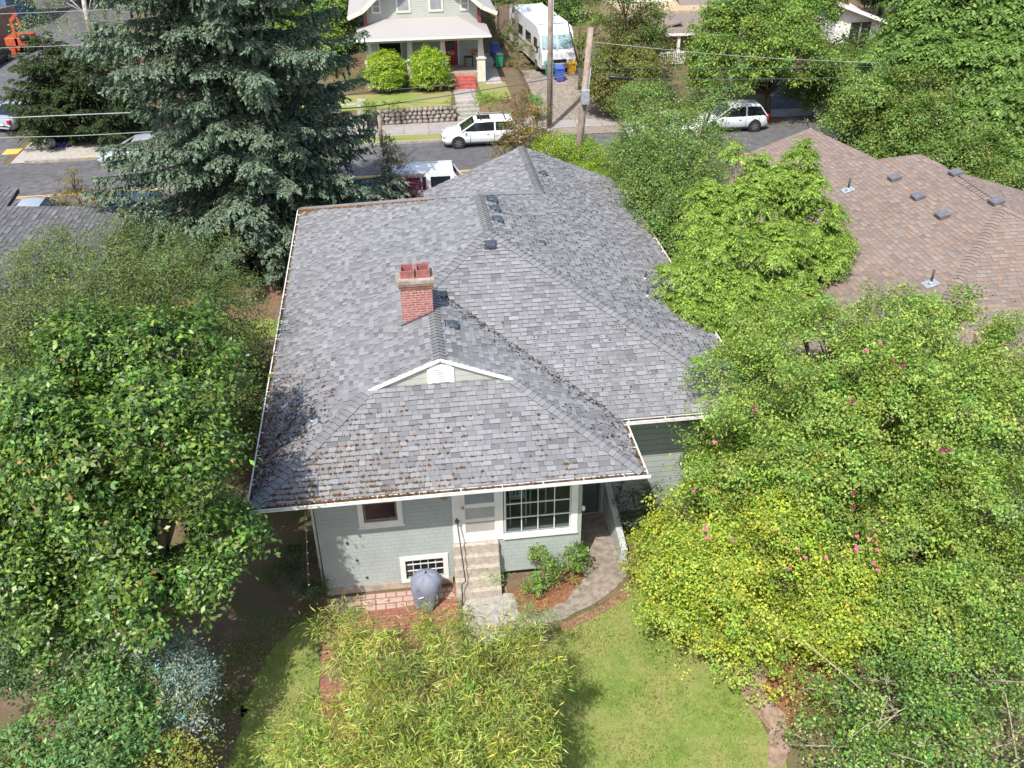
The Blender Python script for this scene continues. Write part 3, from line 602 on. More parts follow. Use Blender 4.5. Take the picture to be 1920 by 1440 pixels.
wm.add([(1.22, YF-1.1, 0), (XR-1.1, YF-1.1, 0), (XR-1.1, YF-1.1, E0+.3), (1.22, YF-1.1, E0+.3)], [(0, 1, 2, 3)])
wm.add([(XR-2*HW+.5, YG-.4, 0), (XR-.5, YG-.4, 0), (XR-.5, YG-.4, E0), (xg, YG-.4, E0+S*HW-.15), (XR-2*HW+.5, YG-.4, E0)], [(0, 1, 2, 3, 4)])
wm.build('wall', M_siding, house)
mb = MB(); mb.box(1.20, YW-.02, 0, 4.46, YW+.1, .218); mb.build('foundation', M_foundation, house)
mb = MB(); wallgrid(mb, WX1, XR-1.1, 0, E0+.2, YM+1.1, [(8.03, 8.75, .02, 2.02)]); mb.build('main_wall', M_lap, house)
mb = MB(); mb.box(8.05, YM+1.16, .02, 8.73, YM+1.2, 2.0); bd = mb.build('basement_door', mat('dark_door_paint', (.07, .075, .08), .5, .15, 5), house)
mb = MB(); mb.box(7.97, YM+1.07, 0, 8.03, YM+1.1, 2.08); mb.box(8.75, YM+1.07, 0, 8.81, YM+1.1, 2.08); mb.box(8.03, YM+1.07, 2.02, 8.75, YM+1.1, 2.09); mb.build('door_frame', mat('grey_paint', (.16, .17, .175), .6, .1, 4), bd)
mb = MB(); mb.poly([(.02, .02, E0-.14), (XW-.02, .02, E0-.14), (XW-.02, YM+.0, E0-.14), (XR-.02, YM+.02, E0-.14), (XR-.02, YG, E0-.14), (XR-1.2, YG, E0-.14), (XR-1.2, YM+1.2, E0-.14), (XW-1.25, YM+1.2, E0-.14), (WX1-.05, YW+.05, E0-.14), (1.3, YW+.05, E0-.14), (1.3, YF-.02, E0-.14), (.02, YF-.02, E0-.14)]); mb.build('soffit', M_white, house)
mb = MB(); mb.poly([(1.3, YW+2.2, .3), (WX1, YW+2.2, .3), (WX1, YW+2.2, 3.8), (1.3, YW+2.2, 3.8)], 0, 0); mb.poly([(1.3, YW+.2, 1.45), (WX1-.1, YW+.2, 1.45), (WX1-.1, YW+2.2, 1.45), (1.3, YW+2.2, 1.45)], 0, 1); mb.build('room_interior', [M_interior, M_floorint], house)
def frame(mb, o, wd, y0, y1, sides='lrtb', ws=None):
    a, b, c, d = o; ws = ws or {}; l = ws.get('l', wd); r = ws.get('r', wd); t = ws.get('t', wd); bo = ws.get('b', wd)
    mb.box(a-l, y0, c, a, y1, d); mb.box(b, y0, c, b+r, y1, d); mb.box(a-l, y0-.002, d, b+r, y1, d+t); mb.box(a-l, y0-.004, c-bo, b+r, y1, c)
y0, y1 = YW-.03, YW+.02
t = MB(); frame(t, win, .13, y0, y1); t.box(win[0]-.16, YW-.06, win[2]-.17, win[1]+.16, YW-.034, win[2]-.125); W1 = t.build('window', M_white, house)
t = MB(); i = (win[0]+.05, win[1]-.05, win[2]+.05, win[3]); frame(t, i, .05, YW+.04, YW+.1); t.box(i[0], YW+.045, win[2]+.52, i[1], YW+.09, win[2]+.56); t.build('sash', M_brown, W1)
t = MB(); t.add([(i[0], YW+.07, i[2]), (i[1], YW+.07, i[2]), (i[1], YW+.07, i[3]), (i[0], YW+.07, i[3])], [(0, 1, 2, 3)]); t.build('pane', M_darkglass, W1)
t = MB(); frame(t, big, .16, y0, y1, ws={'l': .05, 'r': .17, 't': .2, 'b': .15}); t.box(big[0]-.06, YW-.075, big[2]-.15, big[1]+.18, YW-.036, big[2]-.11); W2 = t.build('window', M_white, house)
t = MB(); nx, nz = 4, 4; hx = (big[1]-big[0])/nx; hz = (big[3]-big[2])/nz
for i in range(1, nx): t.box(big[0]+i*hx-.012, YW+.03, big[2], big[0]+i*hx+.012, YW+.065, big[3])
for j in range(1, nz): t.box(big[0], YW+.028, big[2]+j*hz-.012, big[1], YW+.067, big[2]+j*hz+.012)
t.box(big[0], YW+.02, big[2], big[0]+.03, YW+.075, big[3]); t.box(big[1]-.03, YW+.02, big[2], big[1], YW+.075, big[3]); t.build('muntin', M_white, W2)
t = MB(); t.add([(big[0], YW+.05, big[2]), (big[1], YW+.05, big[2]), (big[1], YW+.05, big[3]), (big[0], YW+.05, big[3])], [(0, 1, 2, 3)]); t.build('pane', M_glass, W2)
t = MB(); frame(t, base, .13, y0, y1, ws={'b': .10}); W3 = t.build('window', M_white, house)
t = MB(); bx = (base[1]-base[0])/5
for i in range(1, 5): t.box(base[0]+i*bx-.009, YW+.05, base[2], base[0]+i*bx+.009, YW+.08, base[3])
for j in (1, 2): t.box(base[0], YW+.048, base[2]+j*(base[3]-base[2])/3-.009, base[1], YW+.082, base[2]+j*(base[3]-base[2])/3+.009)
t.build('muntin', M_white, W3)
t = MB(); t.add([(base[0], YW+.07, base[2]), (base[1], YW+.07, base[2]), (base[1], YW+.07, base[3]), (base[0], YW+.07, base[3])], [(0, 1, 2, 3)]); t.build('pane', M_darkglass, W3)
# back door with three panels
a, b, c, d = door
t = MB(); t.box(a-.22, y0, c-.12, a, y1+.03, d+.1); t.box(b, y0, c-.12, b+.14, y1+.03, d+.1); t.box(a, y0-.005, c-.12, b, y1+.03, c); DR = t.build('door_frame', M_white, house)
t = MB(); t.box(a, YW-.02, c, a+.1, YW+.02, d); t.box(b-.1, YW-.02, c, b, YW+.02, d)
for z0_, z1_ in ((c, c+.16), (c+.52, c+.61), (c+.97, c+1.09), (d-.1, d)): t.box(a+.1, YW-.018, z0_, b-.1, YW+.018, z1_)
DD = t.build('door', M_white, house)
t = MB()
for z0_, z1_ in ((c+.16, c+.52), (c+.61, c+.97)): t.box(a+.1, YW+.0, z0_, b-.1, YW+.012, z1_)
t.build('panel', mat('door_screen', (.40, .38, .36), .6, .08, 3), DD)
t = MB(); t.box(a+.1, YW+.002, c+1.09, b-.1, YW+.012, d-.1); t.build('pane', M_paleglass, DD); t = MB(); t.box(a+.1, YW-.001, d-.42, b-.1, YW+.011, d-.1); t.build('upper_pane', M_darkglass, DD)
t = MB(); t.ball((a+.05, YW-.06, c+1.02), .035); t.box(a+.035, YW-.05, c+.98, a+.065, YW-.02, c+1.06); t.build('handle', mat('brass', (.45, .30, .10), .3, .1, 5, metal=.8), DD)
# gablet
gy = K+.06; gz = E0+S*gy; gh = E0+S*w_-.06
t = MB(); xl, xr_ = gy+.05, XW-gy-.05; t.add([(xl, gy, gz+.0), (xr_, gy, gz+.0), (w_, gy, gh)], [(0, 1, 2)]); GB = t.build('gable', M_greenlap, house)
t = MB(); vx0, vx1, vz1 = w_-.22, w_+.22, gz+.42
t.box(vx0-.11, gy-.035, gz, vx0, gy, vz1); t.box(vx1, gy-.035, gz, vx1+.11, gy, vz1); t.box(vx0-.06, gy-.037, vz1, vx1+.06, gy, vz1+.11)
for j in range(7): t.bar((vx0, gy-.02, gz+.04+j*.06), (vx1, gy-.02, gz+.04+j*.06), .05, .012, upv=(0, -.6, 1))
t.build('gable_vent', M_white, GB)
t = MB()
for sgn in (-1, 1):
    xe = w_+sgn*(w_-K); t.bar((w_, K-.0, E0+S*w_-.03), (xe-sgn*.0, K-.0, E0+S*K-.03), .05, .085, upv=(0, 0, 1))
t.build('rake_board', M_white, GB)
# small things fixed to the wall
t = MB(); q = P(832, 929, 1, YW-.08); t.tube([q+np.array([0, .08, 0]), q], [.06, .10], 12); t.ball(q+np.array([0, -.06, -.02]), (.09, .08, .06), 12, 6); t.build('wall_light', mat('aged_lamp', (.30, .22, .18), .5, .3, 20), house)
t = MB(); q = P(1094, 953, 1, YW-.05); t.ball(q, (.05, .06, .085), 10, 6); t.tube([q, (WX1, YW+.05, q[2])], .03, 8); t.build('flood_light', mat('cream_plastic', (.7, .66, .48), .4, .05, 5), house)
for a_ in [(651, 1019), (669, 1051), (688, 1083)]:
    t = MB(); q = P(*a_, 1, YW-.02); t.ball(q, (.035, .03, .035), 8, 5); t.build('wall_plug', M_black, house)
# back steps
sx0, sx1 = 4.50, 5.66; t = MB(); top = 1.36; nst = 5
for i in range(nst):
    z1_ = top-i*top/nst; t.box(sx0, YW-.02-(i+1)*.13, 0, sx1, YW-.02-i*.13+(.0 if i else .02), z1_)
tag(t.build('back_steps', M_cream, None, .012, origin=(sx0, .5, 0)), 'short steep cream concrete steps below the white back door', 'steps')
t = MB(); k0 = P(857, 978, 1, .95); b1 = P(873, 1090, 1, .44); b2 = P(866, 1097, 1, .40); b3 = G(868, 1136, .02)
rail = thing('handrail', 'thin black metal handrail with a round knob beside the cream back steps', 'handrail', (b3[0], b3[1], 0))
t.tube([k0, b1, b2, b3], .016, 8); t.build('rail', M_black, rail); t = MB(); t.ball(k0, .055, 12, 8); t.build('knob', M_black, rail)
t = MB(); t.tube([k0, k0+np.array([.0, .13, .0])], .014, 6); t.build('bracket', M_black, rail)
# basement stair wall
t = MB(); a_ = G(1122, 962, 1.05); t.add([(8.86, 3.22, 0), (9.04, 3.22, 0), (9.12, 1.25, 0), (8.94, 1.25, 0), (8.86, 3.22, 1.2), (9.04, 3.22, 1.2), (9.12, 1.25, .42), (8.94, 1.25, .42)], [(0, 1, 2, 3)[::-1], (4, 5, 6, 7), (0, 4, 7, 3), (1, 2, 6, 5), (3, 7, 6, 2), (0, 1, 5, 4)])
tag(t.build('concrete_wall', mat('painted_concrete', (.42, .45, .45), .8, .15, 4, .3, 25), None, .015, origin=(9, 2.2, 0)), 'low sloping pale concrete wall beside the dark basement doorway', 'wall')
# covered grill
gx, gy_ = 3.72, .42; t = MB(); ring = []; n = 48
hs = [(.03, .30, .27), (.16, .31, .28), (.30, .34, .30), (.48, .37, .32), (.62, .395, .34), (.76, .40, .345), (.88, .385, .33), (.98, .33, .28), (1.05, .24, .20), (1.09, .12, .10), (1.10, .03, .03)]
for h, rx, ry in hs:
    for q in range(n):
        th = 2*pi*q/n; k_ = max(0, 1-h/.95); tri = abs(((th*5/pi+.3*sin(th*2)) % 2)-1); wob = 1-.30*k_*(1-tri)**1.5+.02*sin(th*7+h*11)+.015*sin(th*3+h*17); hem = .17*(1-tri)*k_ if h < .2 else 0
        ring.append((gx+cos(th)*rx*wob+.05*h, gy_+sin(th)*ry*wob-.05*(1-h), h+hem+.012*sin(th*6+h*20)))
fs = [(i*n+j, i*n+(j+1) % n, (i+1)*n+(j+1) % n, (i+1)*n+j) for i in range(len(hs)-1) for j in range(n)]; t.add(ring, fs, smooth=True)
gr = thing('covered_grill', 'round barbecue grill under a dark blue grey cloth cover on the brick patio', 'grill', (gx, gy_, 0)); t.build('cover', M_cover, gr)
for q in range(3): t = MB(); th = q*2.09+.4; t.tube([(gx+.27*cos(th), gy_+.27*sin(th), .0), (gx+.15*cos(th), gy_+.15*sin(th), .4)], .014, 6); t.build('leg', M_black, gr)
t = MB(); t.add([(gx-.17, gy_-.362, .62), (gx-.04, gy_-.375, .66), (gx-.04, gy_-.378, .63), (gx-.17, gy_-.366, .59)], [(0, 1, 2, 3)]); t.build('cloth_label', M_white, gr)
# chairs inside the big window
def chair_in(x, y, n):
    c = thing('slat_chair', n, 'chair', (x, y, 1.46)); t = MB(); zb = 1.46
    for q in (-.2, .2): t.box(x+q-.02, y-.02, zb, x+q+.02, y+.02, zb+1.45)
    t.box(x-.22, y-.025, zb+1.38, x+.22, y+.025, zb+1.47); t.box(x-.22, y-.022, zb+.95, x+.22, y+.022, zb+1.0)
    for q in range(4): t.box(x-.145+q*.09-.016, y-.012, zb+1.0, x-.145+q*.09+.016, y+.012, zb+1.38)
    t.build('backrest', M_white, c); t = MB(); t.box(x-.22, y+.0, zb+.86, x+.22, y+.42, zb+.9); t.build('seat', M_white, c)
chair_in(6.22, 1.45, 'white slat backed chair behind the big window, nearer the white door'); chair_in(6.78, 1.75, 'white slat backed chair deeper inside the big window behind its middle bar')
# string lights
ps = P(572, 958, 1, .35); pe = G(580, 1142, .02); sl_ = thing('string_light_pole', 'thin dark pole wound with small white lights beside the left end of the back wall', 'light string', (pe[0], pe[1], 0))
t = MB(); t.tube([pe, ps], .012, 6); t.build('pole', M_brown, sl_)
for q in range(9): t = MB(); u_ = .05+q*.11; t.ball(pe*(1-u_)+ps*u_+np.array([.02, -.02, 0]), .02, 6, 4); t.build('bulb', M_white, sl_)

# ================================================================ TREES AND SHRUBS
def sprigs(base, d, nrm, L, n, nl, nw, spread=.6):
    """needle sprays along many branchlets at once: base, d (k,3), L (k,)"""
    k = len(base); idx = np.repeat(np.arange(k), n); m = len(idx); t = rng.uniform(.0, 1, m)
    sag = -(t*t)*.35*L[idx]; pos = base[idx]+d[idx]*(t*L[idx])[:, None]+np.stack([0*t, 0*t, sag], 1)+rng.normal(0, .02, (m, 3))
    side = unit(np.cross(d[idx], nrm[idx])); sg = rng.choice([-1, 1], m)[:, None]
    A = unit(d[idx]+side*sg*spread*rng.uniform(.4, 1.3, (m, 1))+np.array([0, 0, -.25])+rng.normal(0, .25, (m, 3))); N = unit(nrm[idx]+rng.normal(0, .5, (m, 3)))
    LL = nl*rng.uniform(.7, 1.3, m); return leafV(pos+A*LL[:, None]/2, A, N, LL, np.full(m, nw)*rng.uniform(.7, 1.3, m), .3), t, idx
def conifer(name, label, base, H, R, z0, c_in, c_tip, step=.36, nb=7, sub=.26, nn=20, nl=.15, nw=.045, droop=.32, tr=.3, prof=.8, hangs=.5, lean=(0, 0), group=None, topcut=None, avoid=None):
    base = np.array(base, float); t_ = thing(name, label, 'tree', base, group=group); bb = []; dd = []; nn_ = []; LL = []; tip = []; br = MB(); z = z0
    zmax = topcut or H
    while z < zmax:
        fr = (z-z0)/(H-z0); Lb = R*(1-fr)**prof*rng.uniform(.85, 1.1) if fr < 1 else .3
        lowf = min(1, .6+fr*4); kb = max(4, int(nb*(1-.35*fr)))
        for j in range(kb):
            az = rng.uniform(0, 2*pi); L = Lb*rng.uniform(.7, 1.1)*lowf; L *= 1 if avoid is None or z > 9.5 else 1-.34*max(0, min(1, (cos(az)*avoid[0]+sin(az)*avoid[1]-.1)/.5)); zz = z+rng.uniform(-.25, .25); dh = np.array([cos(az), sin(az), 0]); dr = droop*rng.uniform(.6, 1.4)*(1.15-fr)
            n = 10; T = np.linspace(0, 1, n); pts = base+np.array([lean[0]*fr, lean[1]*fr, 0])+dh*(T*L)[:, None]+np.stack([0*T, 0*T, zz-dr*L*(T**1.1)+.16*L*T**3], 1)
            br.tube(pts[::3], [max(.012, .05*L/5*(1-q)) for q in T[::3]], 4, cap=False)
            side = np.cross(dh, [0, 0, 1]); s = .25
            while s < L:
                u = s/L; p = np.array([np.interp(u, T, pts[:, q]) for q in range(3)])
                for sg in (-1, 1):
                    ll = (.30*(L-s)+.28)*rng.uniform(.6, 1.2); ll = min(ll, 1.15); d = unit(dh*rng.uniform(.5, 1.)+side*sg*rng.uniform(.6, 1.)+np.array([0, 0, rng.uniform(-.35, .1)]))
                    bb.append(p); dd.append(d); nn_.append([0, 0, 1.]); LL.append(ll); tip.append(u)
                if rng.random() < hangs:
                    bb.append(p); d = unit(dh*.25+side*rng.uniform(-.4, .4)+np.array([0, 0, -1.])); dd.append(d); nn_.append(dh); LL.append(rng.uniform(.3, .7)); tip.append(u*.3-.2)
                s += sub
            bb.append(pts[-2]); dd.append(unit(dh+np.array([0, 0, .2]))); nn_.append([0, 0, 1.]); LL.append(.4); tip.append(1.)
        z += step
    bb, dd, nn_, LL, tip = map(lambda a: np.array(a, float), (bb, dd, nn_, LL, tip)); V, t, idx = sprigs(bb, dd, nn_, LL, nn, nl, nw)
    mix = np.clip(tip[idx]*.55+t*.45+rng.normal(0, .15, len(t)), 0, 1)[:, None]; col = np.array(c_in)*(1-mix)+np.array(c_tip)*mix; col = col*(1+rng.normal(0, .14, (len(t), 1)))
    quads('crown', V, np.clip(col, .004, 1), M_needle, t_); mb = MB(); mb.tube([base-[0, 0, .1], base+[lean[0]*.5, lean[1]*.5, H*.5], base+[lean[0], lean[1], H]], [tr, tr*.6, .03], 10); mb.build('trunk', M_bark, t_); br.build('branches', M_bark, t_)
    return t_
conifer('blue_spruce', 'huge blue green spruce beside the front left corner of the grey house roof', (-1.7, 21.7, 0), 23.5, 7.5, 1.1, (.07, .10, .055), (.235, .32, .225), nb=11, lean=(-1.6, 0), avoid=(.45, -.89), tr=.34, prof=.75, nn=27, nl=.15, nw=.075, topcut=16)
# glossy evergreen left of the house, a second one behind and its shaded lower part in front, coloured darker
HC = ((.10, .18, .035), (.18, .285, .05), (.06, .115, .03), (.36, .18, .07))
tree('evergreen_laurel', 'large glossy green laurel tree filling the left side beside the grey roof', 'tree',
     [(330, 640, 7.6, 85), (215, 660, 7.6, 85), (110, 690, 7.4, 90), (385, 715, 6.8, 66), (290, 790, 7, 110), (180, 850, 7, 120), (60, 800, 7, 110), (375, 850, 6, 70), (300, 950, 5.6, 105), (440, 1000, 4.2, 62), (495, 1010, 4., 30), (380, 1090, 4.2, 65), (30, 930, 6, 100), (170, 1000, 5.2, 110), (250, 1120, 4.2, 100), (60, 1060, 4.6, 100), (120, 1160, 3.6, 80), (330, 870, 6.4, 90), (120, 780, 7, 90)],
     base=(-2.6, 1.4, 0), dens=36, cr=.27, per=16, size=.12, aspect=.52, cols=HC, wts=(5, 4, 3, .12), m=M_gloss, r0=.2, ntw=4, bark=M_greybark, shell=(.2, 1.), wl=1.6, thr=-.5, clumpvar=.22)
tree('shaded_laurel_part', 'shaded lower left part of the laurel with leaves coloured darker as shade', 'shrub', [(60, 1120, 3.4, 120), (150, 1190, 2.8, 90), (-20, 1020, 4, 120), (-30, 1200, 3, 120), (60, 1230, 2.4, 100), (260, 1190, 2.6, 60)], base=(-4.0, -2.4, 0), dens=26, cr=.28, per=15, size=.08, aspect=.5, cols=((.065, .13, .04), (.11, .19, .055)), wts=(2, 1), m=M_gloss, r0=.09, thr=-.8)  # shade on the laurel's lower left, put into darker leaf colours
tree('olive_green_tree', 'loose olive green tree with thin pale twigs in front of the dark grey neighbouring roof', 'tree',
     [(90, 520, 5.6, 85), (210, 490, 5.8, 85), (310, 530, 5.8, 95), (400, 580, 5.2, 80), (50, 600, 5.4, 100), (180, 590, 6, 100), (300, 640, 5.6, 100), (420, 680, 4.6, 60), (455, 650, 4.2, 40), (440, 560, 4.6, 55), (370, 490, 5.4, 60), (450, 740, 3.6, 40), (-30, 580, 5.2, 80), (100, 455, 5.8, 30), (250, 440, 6., 38)],
     base=(-5.4, 8.5, 0), fill=1, thr=-.9, dens=19, cr=.30, per=16, size=.08, aspect=.42, cols=((.14, .20, .055), (.20, .25, .075), (.09, .13, .04)), wts=(4, 2, 2), r0=.10, ntw=12, tw=.010, bark=M_greybark, shell=(.3, 1.1), rough=.4)
tree('green_seed_shrub', 'bright green large leaved shrub with brown seed heads at the bottom left', 'shrub', [(200, 1290, 2.6, 90), (110, 1370, 2.4, 90), (250, 1400, 2.2, 90), (60, 1450, 2.2, 100), (170, 1470, 2.2, 110), (290, 1320, 2.2, 50), (160, 1330, 2.8, 60)], dens=30, thr=-.6, cr=.24, per=11, size=.115, aspect=.42, cols=((.15, .27, .08), (.22, .36, .11), (.10, .18, .06), (.30, .13, .06)), wts=(4, 3, 2, .12), r0=.06, hang=.5)
tree('silver_variegated_shrub', 'silvery white leaved shrub between the dark laurel and the bright green shrub', 'shrub', [(330, 1240, 2.6, 62), (365, 1290, 2.4, 50), (350, 1345, 2.1, 50), (270, 1225, 2.5, 50), (385, 1265, 2.2, 30), (300, 1270, 2.4, 40)], dens=34, thr=-.9, cr=.2, per=12, size=.075, aspect=.4, cols=((.29, .36, .30), (.21, .29, .23), (.42, .46, .40), (.12, .18, .12)), wts=(3, 3, 1.4, 2), r0=.04)
tree('yellow_green_shrub', 'small yellow green shrub at the bottom between the seed headed shrub and the shaded lawn', 'shrub', [(330, 1385, 1.9, 55), (300, 1430, 1.9, 60), (380, 1420, 1.7, 50)], dens=18, cr=.2, per=12, size=.06, aspect=.6, cols=((.30, .32, .05), (.24, .29, .06), (.36, .28, .06)), wts=(3, 3, 1), r0=.03, ntw=10)
tree('juniper_bush', 'feathery dark green bush against the left end of the back wall', 'shrub', [(572, 1080, .7, 34), (555, 1040, .9, 26), (592, 1115, .35, 22), (540, 1090, .5, 30)], dens=50, cr=.16, per=18, size=.09, aspect=.16, cols=((.06, .11, .035), (.10, .16, .05)), wts=(1, 1), r0=.03, hang=-.3)
# bamboo
BC = ((.34, .40, .07), (.24, .33, .06), (.44, .46, .11), (.17, .24, .06), (.55, .50, .20))
bl = LB([(x_, y_, z_, r_, f_) for x_, y_, z_, r_, f_ in ((640, 1165, 2.5, 26, 1.2), (690, 1190, 2.8, 34, 1.1), (660, 1250, 2.6, 40, 1), (740, 1230, 3., 34, 1.2), (720, 1290, 3., 46, 1), (800, 1190, 2.9, 30, 1.3), (840, 1230, 3.1, 38, 1.1), (790, 1270, 3., 42, 1), (900, 1240, 3.3, 34, 1.3), (950, 1220, 3.4, 40, 1.2), (1000, 1210, 3.2, 30, 1.), (900, 1310, 3.2, 52, 1), (980, 1290, 3.2, 48, 1.1), (1030, 1270, 2.8, 26, 1), (640, 1340, 2.8, 46, 1), (590, 1390, 2.6, 46, 1), (700, 1370, 3.2, 52, 1.1), (780, 1350, 3.3, 48, 1.1), (850, 1380, 3.4, 54, 1), (940, 1370, 3.3, 54, 1), (1010, 1350, 2.9, 40, 1.1), (1030, 1410, 2.7, 36, 1), (550, 1430, 2.4, 40, 1), (640, 1440, 3., 60, 1), (740, 1440, 3.4, 60, 1), (850, 1450, 3.4, 70, 1), (960, 1440, 3.2, 64, 1), (520, 1390, 2.2, 20, 1.3), (800, 1520, 3, 160, .8), (870, 1170, 3.1, 18, 1.6), (600, 1430, 2.6, 40, 1))])
tb, cenb = tree('bamboo_clump', 'tall clump of yellow green bamboo arching over the brick patio at the bottom', 'bamboo', None, base=(3.6, -4.2, 0), lobes=bl, dens=15, cr=.30, per=44, thr=-.35, wl=.7, radial=1.3, clumpvar=.25, size=.155, aspect=.125, cols=BC, wts=(4, 4, 3, 2, .6), r0=.012, ntw=1, hang=.7, shell=(.25, 1.12), rough=.35, crown='foliage', fold=.1)
cu = MB(); YC = mat('bamboo_culm', (.42, .33, .07), .45, .2, 4, col2=(.50, .44, .12))
for i in rng.choice(len(cenb), 110, replace=False):
    q = cenb[i]; b0 = np.array([rng.uniform(1.2, 6.), rng.uniform(-6.2, -3.6), 0]); b0[:2] = b0[:2]*.6+q[:2]*.4; m1 = b0*.45+q*.55+np.array([0, 0, .55]); cu.tube([b0, (b0+m1)/2+[0, 0, .25], m1, q, q+unit(q-m1)*.25], [.018, .015, .011, .007, .003], 5)
cu.build('culms', YC, tb)['kind'] = 'stuff'
q1 = P(990, 1010, 1, -2.3); c2 = MB(); b0 = G(880, 1330, 1.5); c2.tube([(5.0, -3.6, 0), (5.25, -3.3, 1.8), (5.5, -3.0, 2.9), tuple(P(948, 1100, 1, -2.6))], [.02, .016, .01, .004], 6); c2.build('culm', YC, tb)
lb2 = [(np.array(P(a, b_, 1, -2.5)), np.array([r, r, r*.6])) for a, b_, r in ((952, 1090, .16), (975, 1140, .26), (930, 1085, .12), (1000, 1165, .3), (965, 1185, .3), (1030, 1150, .16), (915, 1075, .08))]
V, cc_, idx = crown_leaves(lb2, 60, .16, 9, .12, .13, hang=.5, cut=.3); quads('tip_leaves', V, palette(len(V), ((.20, .30, .10), (.30, .36, .12), (.30, .36, .2)), (2, 2, 1)), M_leaf, tb)
# shrub by the wall
ta, ca = tree('rhododendron', 'low bright green rhododendron growing against the wall under the big window', 'shrub', [(1045, 1055, .7, 20), (1080, 1040, .75, 20), (1015, 1045, .7, 22), (1025, 1085, .5, 24), (1065, 1080, .45, 24), (1000, 1100, .4, 18), (1085, 1062, .5, 16)], base=(6.6, .35, 0), dens=42, cr=.13, per=13, size=.085, aspect=.36, cols=((.17, .30, .05), (.24, .38, .07), (.10, .18, .04)), wts=(3, 3, 2), r0=.03, ntw=4, shell=(.5, 1.))
# thicket on the right: three vine maples and a tangle
YG = ((.35, .43, .055), (.43, .49, .07), (.24, .34, .05), (.50, .46, .065)); MG = ((.24, .35, .07), (.32, .42, .085), (.16, .26, .05), (.38, .44, .085)); DG = ((.08, .145, .035), (.13, .21, .045), (.05, .09, .025))
tree('yellow_green_maple', 'yellow green small leaved thicket spilling over the lawn on the right of the path', 'tree',
     [(1280, 945, 2.6, 50), (1330, 960, 3.2, 80), (1238, 1020, 1.8, 38), (1290, 1060, 2.2, 80), (1210, 1090, 1.2, 45), (1390, 1050, 2.9, 90), (1480, 990, 3.4, 90), (1280, 1160, 1.5, 75), (1390, 1150, 2., 85), (1500, 1110, 2.4, 90), (1590, 1050, 3, 80), (1340, 1200, 1.1, 50), (1480, 1190, 1.5, 55), (1600, 1160, 2, 60), (1420, 920, 3.8, 80), (1240, 980, 2., 26)],
     base=(11, -.2, 0), fill=1, dens=22, wl=1.6, thr=-.3, cr=.23, per=20, size=.066, aspect=.62, cols=YG, wts=(4, 3, 3, .35), r0=.06, ntw=8, tw=.009, bark=M_bark, shell=(.4, 1.08), rough=.3, clumpvar=.2)
tree('vine_maple', 'tall mid green vine maple in front of the brown shingle roof', 'tree',
     [(1370, 720, 4.6, 70), (1345, 800, 4., 48), (1308, 872, 3.2, 40), (1460, 660, 5.4, 85), (1560, 640, 6, 85), (1670, 640, 6.4, 90), (1780, 640, 6.4, 85), (1880, 680, 6.2, 80), (1420, 800, 4.8, 95), (1540, 760, 5.6, 100), (1680, 760, 5.8, 110), (1820, 780, 5.8, 110), (1930, 800, 5.5, 90), (1380, 880, 4., 70), (1500, 880, 4.6, 90), (1620, 880, 4.8, 90), (1500, 580, 6, 40), (1400, 690, 5, 40), (1710, 585, 6.8, 42), (1610, 585, 6.6, 38), (1800, 600, 6.6, 40), (1870, 620, 6.4, 40), (1550, 600, 6.2, 40), (1640, 690, 6, 80), (1760, 700, 6, 80), (1860, 740, 5.8, 80)],
     base=(14.3, .2, 0), fill=1, dens=24, wl=1.8, thr=-.5, cr=.26, per=19, size=.074, aspect=.56, cols=MG, wts=(4, 3, 3, .5), r0=.09, ntw=8, tw=.009, bark=M_bark, shell=(.4, 1.08), rough=.3, clumpvar=.2)
tr_, cr_ = tree('rose_thicket', 'green climbing rose thicket with pink blooms at the right edge below the vine maple', 'shrub',
     [(1740, 900, 4.6, 90), (1860, 920, 4.8, 100), (1700, 1010, 3.6, 90), (1820, 1040, 3.6, 100), (1920, 1030, 3.8, 80), (1660, 1110, 2.6, 70), (1760, 1130, 2.6, 80)],
     base=(15.2, -3.2, 0), fill=1, dens=21, wl=1.5, thr=-.4,  cr=.25, per=20, size=.07, aspect=.6, cols=MG, wts=(5, 3, 3, .4), r0=.06, ntw=9, tw=.009, bark=M_bark, shell=(.4, 1.08), rough=.3)
tree('bramble_tangle', 'dark green tangle with many bare grey stems in the bottom right corner', 'shrub',
     [(1880, 1130, 2.2, 90), (1780, 1220, 1.8, 90), (1650, 1240, 1.5, 70), (1560, 1290, 1.3, 60), (1890, 1270, 1.6, 100), (1700, 1330, 1.4, 100), (1580, 1380, 1.2, 80), (1830, 1390, 1.3, 120), (1530, 1440, 1., 70), (1680, 1460, 1.2, 110), (1900, 1470, 1.2, 110), (1480, 1400, .7, 35)],
     base=(13.5, -5.5, 0), fill=1, dens=18, wl=1.3, thr=-.3, cr=.26, per=17, size=.075, aspect=.6, cols=((.14, .25, .05), (.20, .33, .065), (.08, .16, .04), (.29, .38, .08)), wts=(4, 3, 3, 1.5), m=M_gloss, r0=.05, ntw=8, tw=.016, bark=mat('pale_stem', (.33, .28, .21), .8, .3, 6), shell=(.3, 1.1), rough=.4)
t = MB(); rs = random.Random(4)
for i in range(34):
    q = G(rs.uniform(1530, 1930), rs.uniform(1060, 1440), rs.uniform(1.2, 2.6)); a_ = rs.uniform(0, 6.28); L_ = rs.uniform(.5, 1.5); d_ = np.array([cos(a_), sin(a_), rs.uniform(-.1, .7)]); e = q+d_*L_*.5+np.array([0, 0, .25]); t.tube([q-d_*L_*.5-np.array([0, 0, .3]), q, e, e+d_*L_*.4-np.array([0, 0, .18])], [.020, .015, .011, .005], 5)
o = tag(t.build('bare_branches', MATS['pale_stem'], None, origin=(13.5, -5, 0)), 'bare pale grey dead branches arching out of the bottom right tangle', 'branches', kind='stuff')
